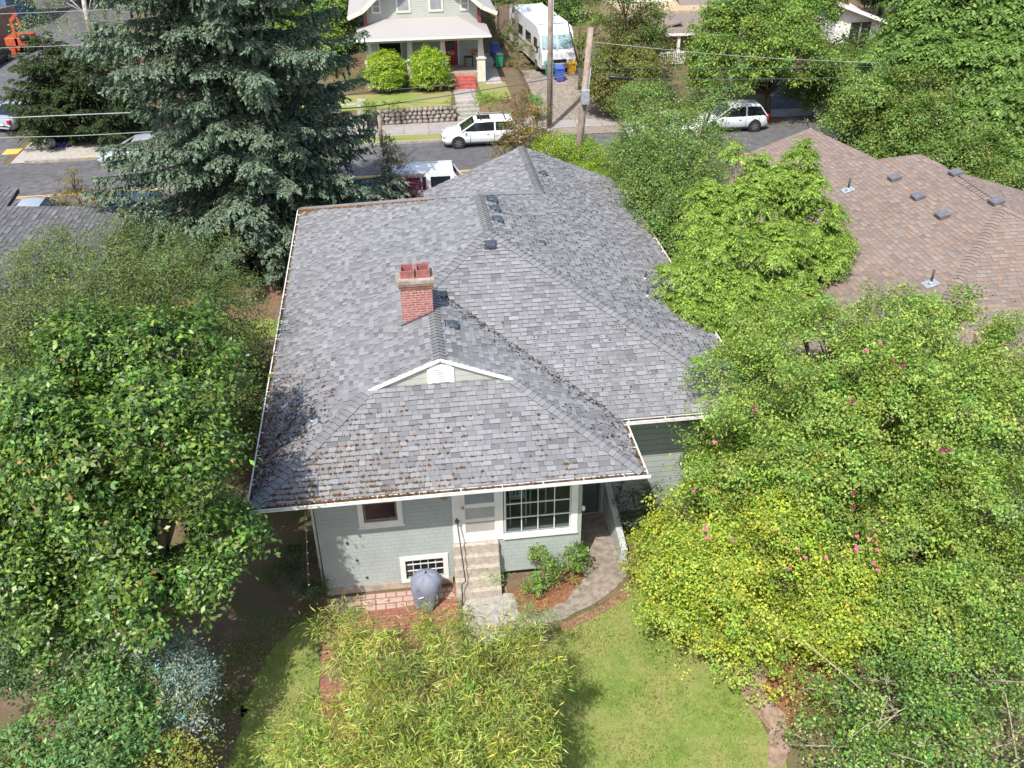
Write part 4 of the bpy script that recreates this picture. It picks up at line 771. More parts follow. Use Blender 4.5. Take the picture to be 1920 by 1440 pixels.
for px, py, z, n, c in [(1637, 1020, 3.4, 7, 0), (1650, 985, 3.6, 3, 0), (1634, 1056, 3.1, 2, 0), (1607, 1022, 3.4, 3, 0), (1316, 992, 3.4, 3, 0), (1459, 1015, 3.2, 3, 0), (1598, 940, 4.6, 2, 1), (1633, 651, 6.9, 2, 0), (1695, 684, 7, 3, 1), (1765, 835, 6.6, 3, 1), (1510, 1046, 3.3, 1, 0), (1479, 1065, 3., 1, 0), (1497, 1032, 3.3, 1, 0), (1595, 745, 6.3, 2, 1), (1300, 918, 3.9, 1, 0), (1340, 827, 5., 1, 0), (1420, 768, 5.6, 2, 1), (1548, 1048, 3.5, 1, 0), (1372, 1014, 3.8, 1, 0)]:
    pal = [(.62, .14, .28), (.72, .26, .38)] if c == 0 else [(.26, .04, .10), (.34, .07, .15)]
    for k_ in range(n):
        q = G(px+rng.normal(0, 9 if n > 1 else 1), py+rng.normal(0, 9 if n > 1 else 1), z+.42); A = unit(rng.normal(0, 1, (14, 3))); N = unit(rng.normal(0, .5, (14, 3))+[0, -.5, 1]); quads('bloom', leafV(q+rng.normal(0, .015, (14, 3)), np.cross(A, N), N, np.full(14, .06), np.full(14, .05), .2), palette(14, pal, (1, 1)), M_petal, tr_)
tree('blue_green_shrub', 'dark blue green shrub in the shade beside the pale concrete wall', 'shrub', [(1185, 940, 1.3, 28), (1215, 925, 1.4, 26), (1190, 975, 1., 24), (1230, 960, 1.2, 26)], dens=34, cr=.16, per=15, size=.07, aspect=.3, cols=((.07, .12, .09), (.10, .16, .11), (.05, .08, .05)), wts=(2, 1, 1), r0=.03)
tp, cq = tree('purple_flowering_plant', 'small plant with pale purple flowers by the grey wall near the basement doorway', 'plant', [(1158, 935, .9, 14), (1153, 975, .6, 12), (1165, 905, 1., 12)], dens=70, cr=.1, per=8, size=.055, aspect=.6, cols=((.30, .26, .60), (.40, .34, .66), (.10, .15, .06)), wts=(3, 2, 2), m=M_petal, r0=.015)
# feathery lime tree
def pinnate(name, label, specs, base, dens, cols, wts, Lf=.5, nf=7, nl=20, ll=.105, lw=.028, r0=.09, cut=.6, droop=.5, group=None, bark=None, rough=.2, shell=(.55, 1.), ntw=6, lobes=None):
    lobes = lobes or LB(specs); t_ = thing(name, label, 'tree', base, group=group); cen = []; O = []
    for c, r in lobes:
        n = int(12.5*((r[0]**2+2*r[0]*r[2])/3)*dens); d = unit(rng.normal(0, 1, (n, 3))); d[:, 2] = np.where(d[:, 2] < -.2, -d[:, 2], d[:, 2]); tt = rng.uniform(shell[0]**3, shell[1]**3, n)**(1/3); cen.append(c+d*r*tt[:, None]*(1+rough*np.sin(d*5+c[0]).prod(1))[:, None]); O.append(d)
    cen = np.vstack(cen); O = np.vstack(O); O = O[cen[:, 2] > cut]; cen = cen[cen[:, 2] > cut]; n = len(cen); k = np.repeat(np.arange(n), nf); m = len(k)
    az = rng.uniform(0, 2*pi, m); fd = unit(np.stack([np.cos(az), np.sin(az), rng.uniform(0., .6, m)], 1)+O[k]*.7); L = Lf*rng.uniform(.6, 1.2, m)
    j = np.repeat(np.arange(m), nl); q = len(j); s = rng.uniform(.12, 1, q); sg = rng.choice([-1, 1], q)
    pos = cen[k][j]+fd[j]*(s*L[j])[:, None]; pos[:, 2] -= droop*(s**2)*L[j]; tang = unit(fd[j]+np.stack([0*s, 0*s, -2*droop*s], 1)); side = unit(np.cross(tang, np.array([0, 0, 1.]))); N = unit(np.cross(side, tang)+rng.normal(0, .25, (q, 3)))
    A = unit(side*sg[:, None]+tang*.45+np.array([0, 0, -.25])+rng.normal(0, .12, (q, 3))); LL = ll*(1-.55*np.abs(s-.45))*rng.uniform(.8, 1.2, q); V = leafV(pos+A*LL[:, None]/2, A, N, LL, LL*lw/ll, .15)
    col = palette(q, cols, wts, .1)*np.clip(1+rng.normal(0, .2, m), .5, 1.5)[j][:, None]; quads('crown', V, np.clip(col, .004, 1), M_leaf, t_); mb = MB(); limbs(mb, np.array(base)-[0, 0, .05], lobes, cen, r0, ntw, .015); mb.build('trunk', bark or M_greybark, t_); return t_
pinnate('feathery_lime_tree', 'bright lime green feathery leaved tree between the grey roof and the brown roof', None,
        (14.2, 8.6, 0), 12, ((.25, .37, .06), (.33, .46, .085), (.15, .25, .045)), (4, 3, 2), Lf=.50, nf=7, nl=26, ll=.11, lw=.034, droop=.6, lobes=LBY([(1500, 305, 9.6, 20, 1.9), (1502, 360, 9.4, 38, 1.2), (1530, 410, 9.2, 46), (1420, 330, 9.6, 22, 1.7), (1410, 380, 9.2, 45, 1.1), (1320, 375, 9.2, 24, 1.6), (1325, 420, 8.8, 42, 1.), (1350, 470, 8.2, 60), (1450, 470, 8., 66), (1535, 490, 8.2, 48), (1285, 520, 7.8, 46), (1380, 560, 7.2, 66), (1475, 565, 7., 60), (1290, 590, 7, 46), (1340, 635, 6.6, 44), (1420, 630, 6.6, 44), (1250, 600, 7, 24), (1560, 440, 9, 24), (1565, 500, 8.6, 20), (1380, 290, 9.8, 12, 1.6), (1462, 400, 9.6, 30, 1.3), (1455, 350, 9.5, 34, 1.1), (1372, 400, 9.2, 38, 1.1), (1560, 460, 8.8, 34)]))
# ================================================================ AROUND THE STREET
tree('dense_green_tree', 'dense mid green tree right beside the front right corner of the grey roof', 'tree', [(1220, 190, 6.4, 45), (1275, 230, 6.6, 60), (1210, 260, 6., 60), (1310, 290, 6.2, 65), (1230, 340, 5., 75), (1300, 390, 5., 65), (1250, 430, 3.8, 50), (1180, 300, 4.6, 45), (1350, 260, 6., 40), (1185, 210, 5.6, 35), (1340, 200, 6.8, 30)], base=(14.8, 20, 0), fill=1, thr=-.8, dens=17, cr=.36, per=24, size=.085, aspect=.5, cols=((.16, .25, .06), (.22, .32, .08), (.11, .18, .04), (.32, .36, .17)), wts=(4, 3, 2, .7), r0=.14)
tree('bright_hedge_bush', 'bright yellow green rounded bush just beyond the front peak of the grey roof', 'shrub', [(1030, 285, 2.6, 30), (1070, 280, 2.8, 34), (1110, 290, 2.8, 34), (1145, 300, 2.8, 30), (1090, 315, 2.2, 34), (1140, 330, 2.2, 26)], fill=1, dens=26, cr=.25, per=20, size=.075, aspect=.5, cols=((.24, .36, .03), (.30, .42, .04), (.16, .25, .03)), wts=(3, 3, 1), r0=.07, shell=(.6, 1.))
tree('red_leaved_tree', 'young tree with orange red leaf tips in front of the white wagon', 'tree', [(985, 235, 3.4, 38), (965, 265, 2.8, 32), (1010, 215, 3.8, 24), (975, 190, 4.4, 18), (940, 290, 2.2, 20), (1010, 255, 2.8, 28), (955, 225, 3.6, 18)], base=(10.2, 24.2, 0), fill=1, dens=14, cr=.25, per=12, size=.085, aspect=.55, cols=((.16, .22, .05), (.36, .13, .07), (.42, .20, .08), (.12, .17, .04)), wts=(4, 2.4, 1.2, 2), r0=.05, ntw=9, shell=(.3, 1.1), rough=.35)
tree('thin_red_tipped_sapling', 'thin red tipped sapling left of the white van', 'tree', [(727, 285, 3.2, 18), (735, 305, 2.8, 26), (740, 325, 2.2, 28), (722, 262, 3.6, 14), (730, 345, 1.6, 26)], base=(2.6, 24.2, 0), dens=22, cr=.2, per=12, size=.08, aspect=.55, cols=((.17, .22, .05), (.36, .12, .08), (.12, .17, .04)), wts=(4, 1.6, 2), r0=.04, shell=(.3, 1.1))
tree('purple_maple', 'dark purple leaved maple behind the front left edge of the grey roof', 'shrub', [(740, 362, 1.8, 28), (772, 352, 2.1, 24), (715, 370, 1.4, 24), (760, 375, 1.2, 26), (790, 345, 1.9, 14)], base=(3.4, 22, 0), fill=1, dens=26, cr=.22, per=16, size=.075, aspect=.5, cols=((.12, .02, .05), (.20, .04, .08), (.08, .02, .03)), wts=(2, 1, 2), r0=.05)
tree('orange_tipped_bush', 'orange tipped bush standing above the ridge of the dark grey neighbouring roof', 'shrub', [(135, 345, 2.2, 16), (145, 375, 1.5, 32), (110, 385, 1.1, 24), (180, 368, 1.6, 22), (190, 385, 1.1, 22), (134, 325, 2.6, 9)], fill=1, dens=16, cr=.22, per=14, size=.085, aspect=.5, cols=((.20, .20, .06), (.34, .22, .07), (.13, .15, .05)), wts=(3, 2, 2), r0=.05, shell=(.3, 1.1))
# cars
def car(label, loc, rz, L=4.5, W=1.8, H=1.46, kind='hatch', paint=None, name='parked_car', cat='car', group='cars parked along the street', rails=False, sunroof=False):
    t = thing(name, label, cat, loc, rz, group, local=True); hw = W/2
    if kind == 'van': top = [(-L/2, .55), (-L/2+.03, 1.0), (L/2-1.1, 1.1), (L/2-.5, 1.02), (L/2-.06, .86), (L/2, .5)]; G0, G1, R0, R1 = -L/2+.03, L/2-.75, -L/2+.12, L/2-1.35
    elif kind == 'sedan': top = [(-L/2, .5), (-L/2+.05, .88), (-L/2+.9, .96), (L/2-1.5, .93), (L/2-.3, .76), (L/2, .48)]; G0, G1, R0, R1 = -L/2+.55, L/2-1.15, -L/2+1.35, L/2-2.0
    else: top = [(-L/2, .5), (-L/2+.05, .92), (-L/2+.5, .98), (L/2-1.4, .95), (L/2-.3, .78), (L/2, .48)]; G0, G1, R0, R1 = -L/2+.06, L/2-1.05, -L/2+.5, L/2-1.85
    xs_ = [x for x, _ in top]; xx = np.linspace(-L/2, L/2, 27); vs = []; fs = []
    for x in xx:
        zt = np.interp(x, xs_, [z for _, z in top]); e = 1-max(0, (abs(x)-L/2+.35)/.35)**2*.22; ww = hw*e; zl = .24 if abs(x) < L/2-.1 else .32
        sec = [(0, zl), (ww*.86, zl), (ww*.97, zl+.13), (ww, (zl+zt)/2+.03), (ww*.975, zt-.09), (ww*.90, zt-.01), (ww*.5, zt+.02), (0, zt+.03)]; sec = sec+[(-a, b) for a, b in sec[-2:0:-1]]; vs += [(x, a, b) for a, b in sec]
    k = 14; fs = [(i*k+j, i*k+(j+1) % k, (i+1)*k+(j+1) % k, (i+1)*k+j) for i in range(26) for j in range(k)]; mb = MB(); mb.add(vs, fs+[tuple(range(k)), tuple(26*k+j for j in range(k))[::-1]], smooth=True)
    # roof shell
    zr = H; rs_ = []; nxr = 9
    for i in range(nxr):
        u = i/(nxr-1); x = R0+(R1-R0)*u; cz = zr-.05*(2*u-1)**2; rs_ += [(x, s*hw*a, cz-d) for s, a, d in ((-1, .78, .07), (-1, .70, .02), (-1, .35, 0), (1, .35, 0), (1, .70, .02), (1, .78, .07))]
    mb.add(rs_, [(i*6+j, i*6+j+1, (i+1)*6+j+1, (i+1)*6+j) for i in range(nxr-1) for j in range(5)], smooth=True)
    bz = lambda x: np.interp(x, xs_, [z for _, z in top])
    for s in (-1, 1):                             # pillars
        A_ = (R1, s*hw*.775, zr-.10); mb.bar(A_, (G1+.05, s*hw*.90, bz(G1)), .07, .05); mb.bar((R0, s*hw*.775, zr-.10), (G0+.05, s*hw*.90, bz(G0)), .16 if kind != 'sedan' else .1, .05)
        for u in ((.48,) if kind != 'van' else (.25, .52)): x = R0+(R1-R0)*u; mb.bar((x, s*hw*.785, zr-.08), (x, s*hw*.925, bz(x)-.02), .06, .08)
    if kind == 'van':
        for s in (-1, 1):
            for u, wd in ((.0, .3), (.22, .22), (.62, .22), (.98, .2)): x = R0+(R1-R0)*u; mb.bar((x, s*hw*.80, zr-.05), (x, s*hw*.95, bz(x)-.02), .05, wd, upv=(1, 0, 0))
            mb.bar((R0, s*hw*.805, zr-.13), (R1, s*hw*.805, zr-.13), .05, .2); mb.bar((R0, s*hw*.94, bz(0)+.05), (R1+.1, s*hw*.94, bz(0)+.05), .05, .22)
    mb.build('body', paint, t)
    gb = MB(); x_ = [G0, R0, R1, G1]; vs = []
    for x, top_ in ((G0, 0), (R0, 1), ((R0+R1)/2, 1), (R1, 1), (G1, 0)):
        if top_: vs += [(x, s*hw*a, z) for s, a, z in ((-1, .915, bz(x)-.03), (-1, .765, zr-.085), (1, .765, zr-.085), (1, .915, bz(x)-.03))]
        else: vs += [(x, s*hw*a, bz(x)+d) for s, a, d in ((-1, .90, -.03), (-1, .86, .0), (1, .86, .0), (1, .90, -.03))]
    gb.add(vs, [(i*4+j, i*4+j+1, (i+1)*4+j+1, (i+1)*4+j) for i in range(4) for j in range(3)]); gb.build('windows', M_carglass, t)
    wb = L*.295; R_ = .335
    for sx in (-1, 1):
        for sy in (-1, 1):
            x = sx*wb+(.05 if sx > 0 else -.02); y = sy*(hw-.10); w_b = MB(); n = 20
            w_b.tube([(x, y-sy*.1, R_), (x, y+sy*.115, R_)], R_, n, smooth=False); wo = w_b.build('wheel', M_rubber, t, .02)
            rb = MB(); rb.tube([(x, y+sy*.10, R_), (x, y+sy*.122, R_)], R_*.66, 18, 1, smooth=False)
            for q in range(7): th = q*2*pi/7; rb.bar((x, y+sy*.126, R_), (x+cos(th)*R_*.64, y+sy*.126, R_+sin(th)*R_*.64), .045, .016, upv=(0, 1, 0))
            rb.tube([(x, y+sy*.122, R_), (x, y+sy*.132, R_)], .05, 10); rb.build('rim', [M_rim, M_rubber], wo)
            ab = MB(); ab.tube([(x, sy*(hw-.02), R_+.02), (x, sy*(hw+.006), R_+.02)], R_+.06, 22, smooth=False); ab.build('wheel_arch', M_black, t)
    for s in (-1, 1):
        h = MB(); h.ball((L/2-.16, s*(hw-.26), .66), (.17, .17, .075), 10, 6); h.build('headlight', M_lamp, t)
        h = MB(); h.box(-L/2-.012, s*(hw-.22)-.13, .62 if kind != 'hatch' else .68, -L/2+.12, s*(hw-.19)+.13, .84 if kind != 'hatch' else .98); h.build('tail_light', M_red, t, .03)
        h = MB(); h.ball((G1-.25, s*(hw+.06), bz(G1)+.06), (.07, .1, .07), 8, 6); h.build('mirror', paint, t)
        h = MB(); h.box(-L/2+.7, s*(hw+.002)-.01, .25, L/2-.75, s*(hw+.002)+.01, .33); h.build('sill', M_black, t)
    for s in (-1, 1):
        for x in (R1+.28, (R0+R1)/2, R0+.12): h = MB(); h.box(x-.009, s*(hw+.001)-.006, .36, x+.009, s*(hw+.001)+.006, .86); h.build('door_seam', M_black, t)
        for x in ((R0+R1)/2+.35, (R0+R1)/2-.55): h = MB(); h.box(x-.08, s*(hw+.008)-.012, .76, x+.08, s*(hw+.008)+.012, .79); h.build('door_handle', M_chrome, t)
    h = MB(); h.box(L/2-.03, -hw*.55, .34, L/2+.012, hw*.55, .48); h.build('grille', M_black, t); h = MB(); h.box(-L/2-.012, -.26, .5, -L/2+.02, .26, .62); h.build('number_plate', M_white, t)
    if rails:
        for s in (-1, 1): h = MB(); h.tube([(R0+.1, s*hw*.70, zr), (R0+.3, s*hw*.70, zr+.06), (R1-.3, s*hw*.70, zr+.06), (R1-.05, s*hw*.70, zr-.01)], .017, 6); h.build('roof_rail', M_chrome, t)
        for x in (R0+.45, R1-.35): h = MB(); h.bar((x, -hw*.74, zr+.09), (x, hw*.74, zr+.09), .06, .03); h.build('cross_bar', M_black, t)
    if sunroof: h = MB(); h.poly([(R1-.95, -.42, zr+.012), (R1-.2, -.42, zr+.0), (R1-.2, .42, zr+.0), (R1-.95, .42, zr+.012)]); h.build('sunroof', M_carglass, t)
    return t
M_silver = mat('silver_paint', (.42, .46, .50), .25, .05, 2, metal=.3); M_navy = mat('dark_blue_paint', (.02, .045, .085), .25, .1, 2); M_teal = mat('teal_paint', (.05, .16, .20), .25, .1, 2); M_blackcar = mat('black_car_paint', (.02, .022, .028), .25, .1, 2)
car('white wagon with roof rails parked at the far kerb below the stone wall', (8.75, 36.45, 0), pi, 4.56, 1.8, 1.5, 'hatch', M_carwhite, rails=True, sunroof=True)
car('silver white hatchback parked at the far kerb in front of the shaded driveway', (23.7, 36.75, 0), pi, 4.2, 1.75, 1.55, 'hatch', mat('pale_silver_paint', (.60, .63, .66), .25, .05, 2))
car('white car almost hidden behind the dense green tree', (19.3, 35.6, 0), pi, 4.4, 1.8, 1.45, 'sedan', M_carwhite)
car('silver car whose nose shows left of the spruce at the far kerb', (-10.2, 36.1, 0), pi, 4.5, 1.8, 1.45, 'sedan', M_silver)
car('silver sedan with a red tail light on the side street at the left edge', (-19.0, 44.9, .0), radians(68), 4.6, 1.8, 1.45, 'sedan', M_silver)
car('black car at the left edge of the picture by the orange digger', (-26.3, 60.5, 0), radians(85), 4.7, 1.85, 1.5, 'hatch', M_blackcar)
car('silver car parked at the near kerb behind the orange tipped bush', (-12.9, 27.0, 0), 0, 4.4, 1.8, 1.45, 'sedan', M_silver)
car('dark blue car parked at the near kerb beyond the dark grey roof', (-8.1, 27.05, 0), 0, 4.4, 1.8, 1.45, 'hatch', M_navy)
car('teal car standing on the drive between the dark grey roof and the spruce', (-7.3, 22.4, 0), radians(92), 4.3, 1.75, 1.42, 'hatch', M_teal)
car('tall white van parked just beyond the left part of the grey roof', (5.45, 27.1, 0), 0, 4.7, 1.95, 2.05, 'van', M_carwhite, name='white_van', cat='van')
# motor home
def motorhome():
    A_ = np.array([14.3, 57.7]); B_ = np.array([15.3, 48.5]); d = B_-A_; L = np.linalg.norm(d); z = float(hgt(15, 52)); t = thing('motorhome', 'long white motorhome with a wide windscreen parked up the driveway', 'motorhome', (*((A_+B_)/2), z), math.atan2(d[1], d[0]), local=True)
    W = 2.4; h = 2.95; mb = MB(); prof = [(-L/2, .55), (-L/2, h-.05), (-L/2+.12, h), (L/2-1.9, h), (L/2-1.1, h-.1), (L/2-.62, h-.42), (L/2-.22, h-1.35), (L/2, h-1.5), (L/2+.04, .6), (L/2-.02, .5)]
    for i in range(1): mb.add([(x, s*W/2, z_) for s in (-1, 1) for x, z_ in prof], [tuple(range(10)), tuple(range(10, 20))[::-1]]+[(i, (i+1) % 10, 10+(i+1) % 10, 10+i) for i in range(10)])
    mb.build('body', M_carwhite, t, .07)
    for s in (-1, 1): mb = MB(); y0_, y1_ = sorted((s*.03, s*1.08)); a = np.array([L/2-.60, 0, h-.46]); b = np.array([L/2-.23, 0, h-1.30]); n = np.array([.9, 0, .4])*.03; mb.add([a+n+[0, y0_, 0], a+n+[0, y1_, 0], b+n+[0, y1_, 0], b+n+[0, y0_, 0]], [(0, 1, 2, 3)]); mb.build('windscreen', mat('pale_windscreen', (.30, .42, .44), .12, .2, 2, spec=.8) if 'pale_windscreen' not in MATS else MATS['pale_windscreen'], t)
    mb = MB(); mb.box(L/2-.02, -1.15, .42, L/2+.1, 1.15, .72); mb.build('bumper', mat('grey_trim', (.22, .23, .25), .5, .1, 5), t, .03); mb = MB(); mb.box(L/2+.0, -.6, .78, L/2+.06, .6, 1.0); mb.build('grille', M_black, t)
    for s in (-1, 1):
        mb = MB(); mb.box(L/2+.0, s*.9-.16, .78, L/2+.065, s*.9+.16, .98); mb.build('headlight', M_lamp, t); mb = MB(); mb.bar((L/2-.45, s*1.2, 1.85), (L/2-.2, s*1.45, 1.75), .04, .04); mb.box(L/2-.28, s*1.45-.03, 1.5, L/2-.16, s*1.45+.06, 1.9); mb.build('mirror', M_black, t)
        for x0_, w0 in ((-3.8, 1.), (-1.9, 1.3), (.3, 1.5), (2.6, .9)): mb = MB(); mb.box(x0_, s*(W/2+.006)-.01, 1.55, x0_+w0, s*(W/2+.006)+.01, 2.2); mb.build('side_window', M_carglass, t)
        for x in (-L/2+2.6, L/2-1.4): mb = MB(); mb.tube([(x, s*(W/2-.25), .40), (x, s*(W/2+.01), .40)], .40, 18, smooth=False); w_ = mb.build('wheel', M_rubber, t, .02); mb = MB(); mb.tube([(x, s*(W/2), .40), (x, s*(W/2+.02), .40)], .22, 14, smooth=False); mb.build('rim', M_rim, w_)
        mb = MB(); mb.box(-L/2+.2, s*(W/2+.004)-.008, 1.15, L/2-1.2, s*(W/2+.004)+.008, 1.3); mb.build('stripe', MATS['grey_trim'], t)
    for x in (-2.9, .2): mb = MB(); mb.box(x, -.35, h, x+.9, .35, h+.2); mb.build('roof_unit', M_white, t, .04)
    mb = MB(); mb.tube([(L/2-1.8, -.9, h+.04), (L/2-1.8, .9, h+.04)], .03, 6); mb.build('roof_bar', M_chrome, t)
motorhome()
# bins
def wheelie(label, px, py, z, m, rz, h=1.05, dark=False):
    q = G(px, py, z); t = thing('wheelie_bin', label, 'bin', q, rz, 'wheeled bins', local=True); w, d = .28, .33; mb = MB(); b = .78; z1_ = h*.88
    mb.add([(-w*b, -d*b, .05), (w*b, -d*b, .05), (w*b, d*b, .05), (-w*b, d*b, .05), (-w, -d, z1_), (w, -d, z1_), (w, d, z1_), (-w, d, z1_)], [(0, 3, 2, 1), (4, 5, 6, 7), (0, 1, 5, 4), (1, 2, 6, 5), (2, 3, 7, 6), (3, 0, 4, 7)]); mb.box(-w-.02, -d-.02, z1_-.07, w+.02, d+.02, z1_); mb.build('bin_body', m, t, .02)
    mb = MB(); mb.add([(-w-.02, -d-.05, z1_+.005), (w+.02, -d-.05, z1_+.005), (w+.02, d+.04, z1_+.005), (-w-.02, d+.04, z1_+.005), (-w*.8, -d*.8, z1_+.09), (w*.8, -d*.8, z1_+.09), (w*.8, d*.9, z1_+.11), (-w*.8, d*.9, z1_+.11)], [(0, 3, 2, 1), (4, 5, 6, 7), (0, 1, 5, 4), (1, 2, 6, 5), (2, 3, 7, 6), (3, 0, 4, 7)]); mb.tube([(-w*.8, d+.09, z1_+.02), (w*.8, d+.09, z1_+.02)], .018, 6); mb.build('lid', M_vent if dark else m, t, .015)
    for s in (-1, 1): mb = MB(); mb.tube([(s*(w*.8), d*.8, .12), (s*(w*.8+.05), d*.8, .12)], .12, 12, smooth=False); mb.build('wheel', M_rubber, t)
M_gbin = mat('green_bin_plastic', (.02, .26, .13), .45, .1, 4); M_bbin = mat('blue_bin_plastic', (.05, .10, .46), .45, .1, 4); M_ybin = mat('yellow_bin_plastic', (.75, .38, .02), .45, .1, 4)
hz = lambda px, py, g=1.: float(hgt(*G(px, py, g)[:2]))
for lab, px, py, m, d in (('green wheelie bin behind the bare utility pole in front of the motorhome', 1030, 143, M_gbin, 0), ('bright blue wheelie bin in front of the motorhome', 1049, 152, M_bbin, 0), ('yellow orange bin in front of the right end of the motorhome', 1071, 139, M_ybin, 0), ('green wheelie bin with a dark lid beside the craftsman house path', 935, 126, M_gbin, 1), ('dark blue bin behind the green bin beside the craftsman house', 928, 106, M_bbin, 1)):
    z_ = 0.9
    for _ in range(4): z_ = hz(px, py, z_)
    wheelie(lab, px, py, z_, m, .1, 1.0 if m is not M_ybin else .9, d)
# utility poles and wires
def upole(label, b, top, r, boxz=None):
    t = thing('utility_pole', label, 'utility pole', b, group='wooden utility poles'); mb = MB(); mb.tube([b, (np.array(b)+np.array(top))/2, top], [r, r*.9, r*.78], 14); mb.build('pole', M_pole, t)
    mb = MB(); b = np.array(b, float); top = np.array(top, float); mb.tube([b+(r, 0, .2), b*.2+top*.8+(r, 0, 0)], .03, 6); mb.build('conduit', M_wirepale, t)
    if boxz is not None: q = b+(top-b)*boxz; mb = MB(); mb.box(q[0]-.18, q[1]-r-.2, q[2]-.35, q[0]+.18, q[1]-r+.02, q[2]+.3); mb.build('pole_box', M_lead, t, .02)
    for u in (.86, .9, .97): q = b+(top-b)*u; mb = MB(); mb.tube([q+(r*.7, -.05, 0), q+(r+.18, -.1, .02)], .025, 6); mb.ball(q+(r+.2, -.1, .05), .05, 8, 5); mb.build('insulator', M_vent, t)
p1t = P(1108, 52, 1, 25.5); p1b = P(1080, 330, 1, 25.5); dd_ = (p1t-p1b); p1g = p1b-dd_*(p1b[2]/dd_[2]); upole('leaning weathered utility pole with a grey box just beyond the grey roof', p1g, p1t, .17, float((P(1092, 178, 1, 25.5)[2])/p1t[2])); upole('tall straight utility pole on the far pavement in front of the motorhome', G(1030, 240, .0), P(1033, -110, 1, G(1030, 240)[1]), .16)
def wire(label, pts, y, r=.016, m=None):
    q = [P(a, b, 1, y) for a, b in pts]; f = []
    for i in range(len(q)-1):
        for k in range(6):
            t = k/6; p0 = q[max(0, i-1)]; p1 = q[i]; p2 = q[i+1]; p3 = q[min(len(q)-1, i+2)]; f.append(.5*((2*p1)+(p2-p0)*t+(2*p0-5*p1+4*p2-p3)*t*t+(3*p1-p0-3*p2+p3)*t**3))
    f.append(q[-1]); mb = MB(); mb.tube(f, r*.72, 5); tag(mb.build('overhead_wire', m or M_wire, None, origin=tuple(f[0])), label, 'wire', 'overhead street wires')
wire('pale cable crossing the upper left above the silver sedan', [(-60, 226), (0, 222), (130, 216), (255, 211), (420, 206)], 25.5, .03, M_wirepale); wire('pale cable crossing the upper left below the other one', [(-60, 262), (0, 258), (130, 255), (265, 248), (420, 238)], 25.5, .02, M_wirepale)
wire('thin pale wire in front of the birch trunk at top left', [(-60, 96), (0, 90), (110, 86), (230, 80), (420, 70)], 25.5, .014, M_wirepale); wire('thin pale wire low across the digger at top left', [(-60, 27), (0, 26), (110, 22), (230, 17), (420, 10)], 25.5, .014, M_wirepale)
wire('thick dark cable rising over the front lawn to the leaning pole', [(600, 205), (700, 199), (880, 173), (1086, 138)], 25.5, .034); wire('dark cable over the red porch steps', [(560, 190), (700, 172), (880, 156), (1030, 142), (1092, 127)], 25.5, .02)
wire('pale cable running right from the top of the leaning pole', [(1106, 78), (1250, 93), (1400, 106), (1600, 116), (1960, 128)], 25.5, .016, M_wirepale); wire('dark cable running right from the middle of the leaning pole', [(1094, 127), (1300, 128), (1560, 126), (1960, 118)], 25.5, .017); wire('dark cable below it running right from the leaning pole', [(1088, 140), (1145, 145), (1300, 149), (1560, 146), (1960, 136)], 25.5, .017)
mb = MB(); a_, b_ = P(1141, 144, 1, 25.4), P(1186, 148, 1, 25.4); mb.tube([a_, a_*.93+b_*.07, a_*.07+b_*.93, b_], [.03, .09, .09, .03], 10); tag(mb.build('cable_splice_case', M_black, None, origin=tuple(a_)), 'black cable splice case hanging right of the leaning pole', 'cable case')
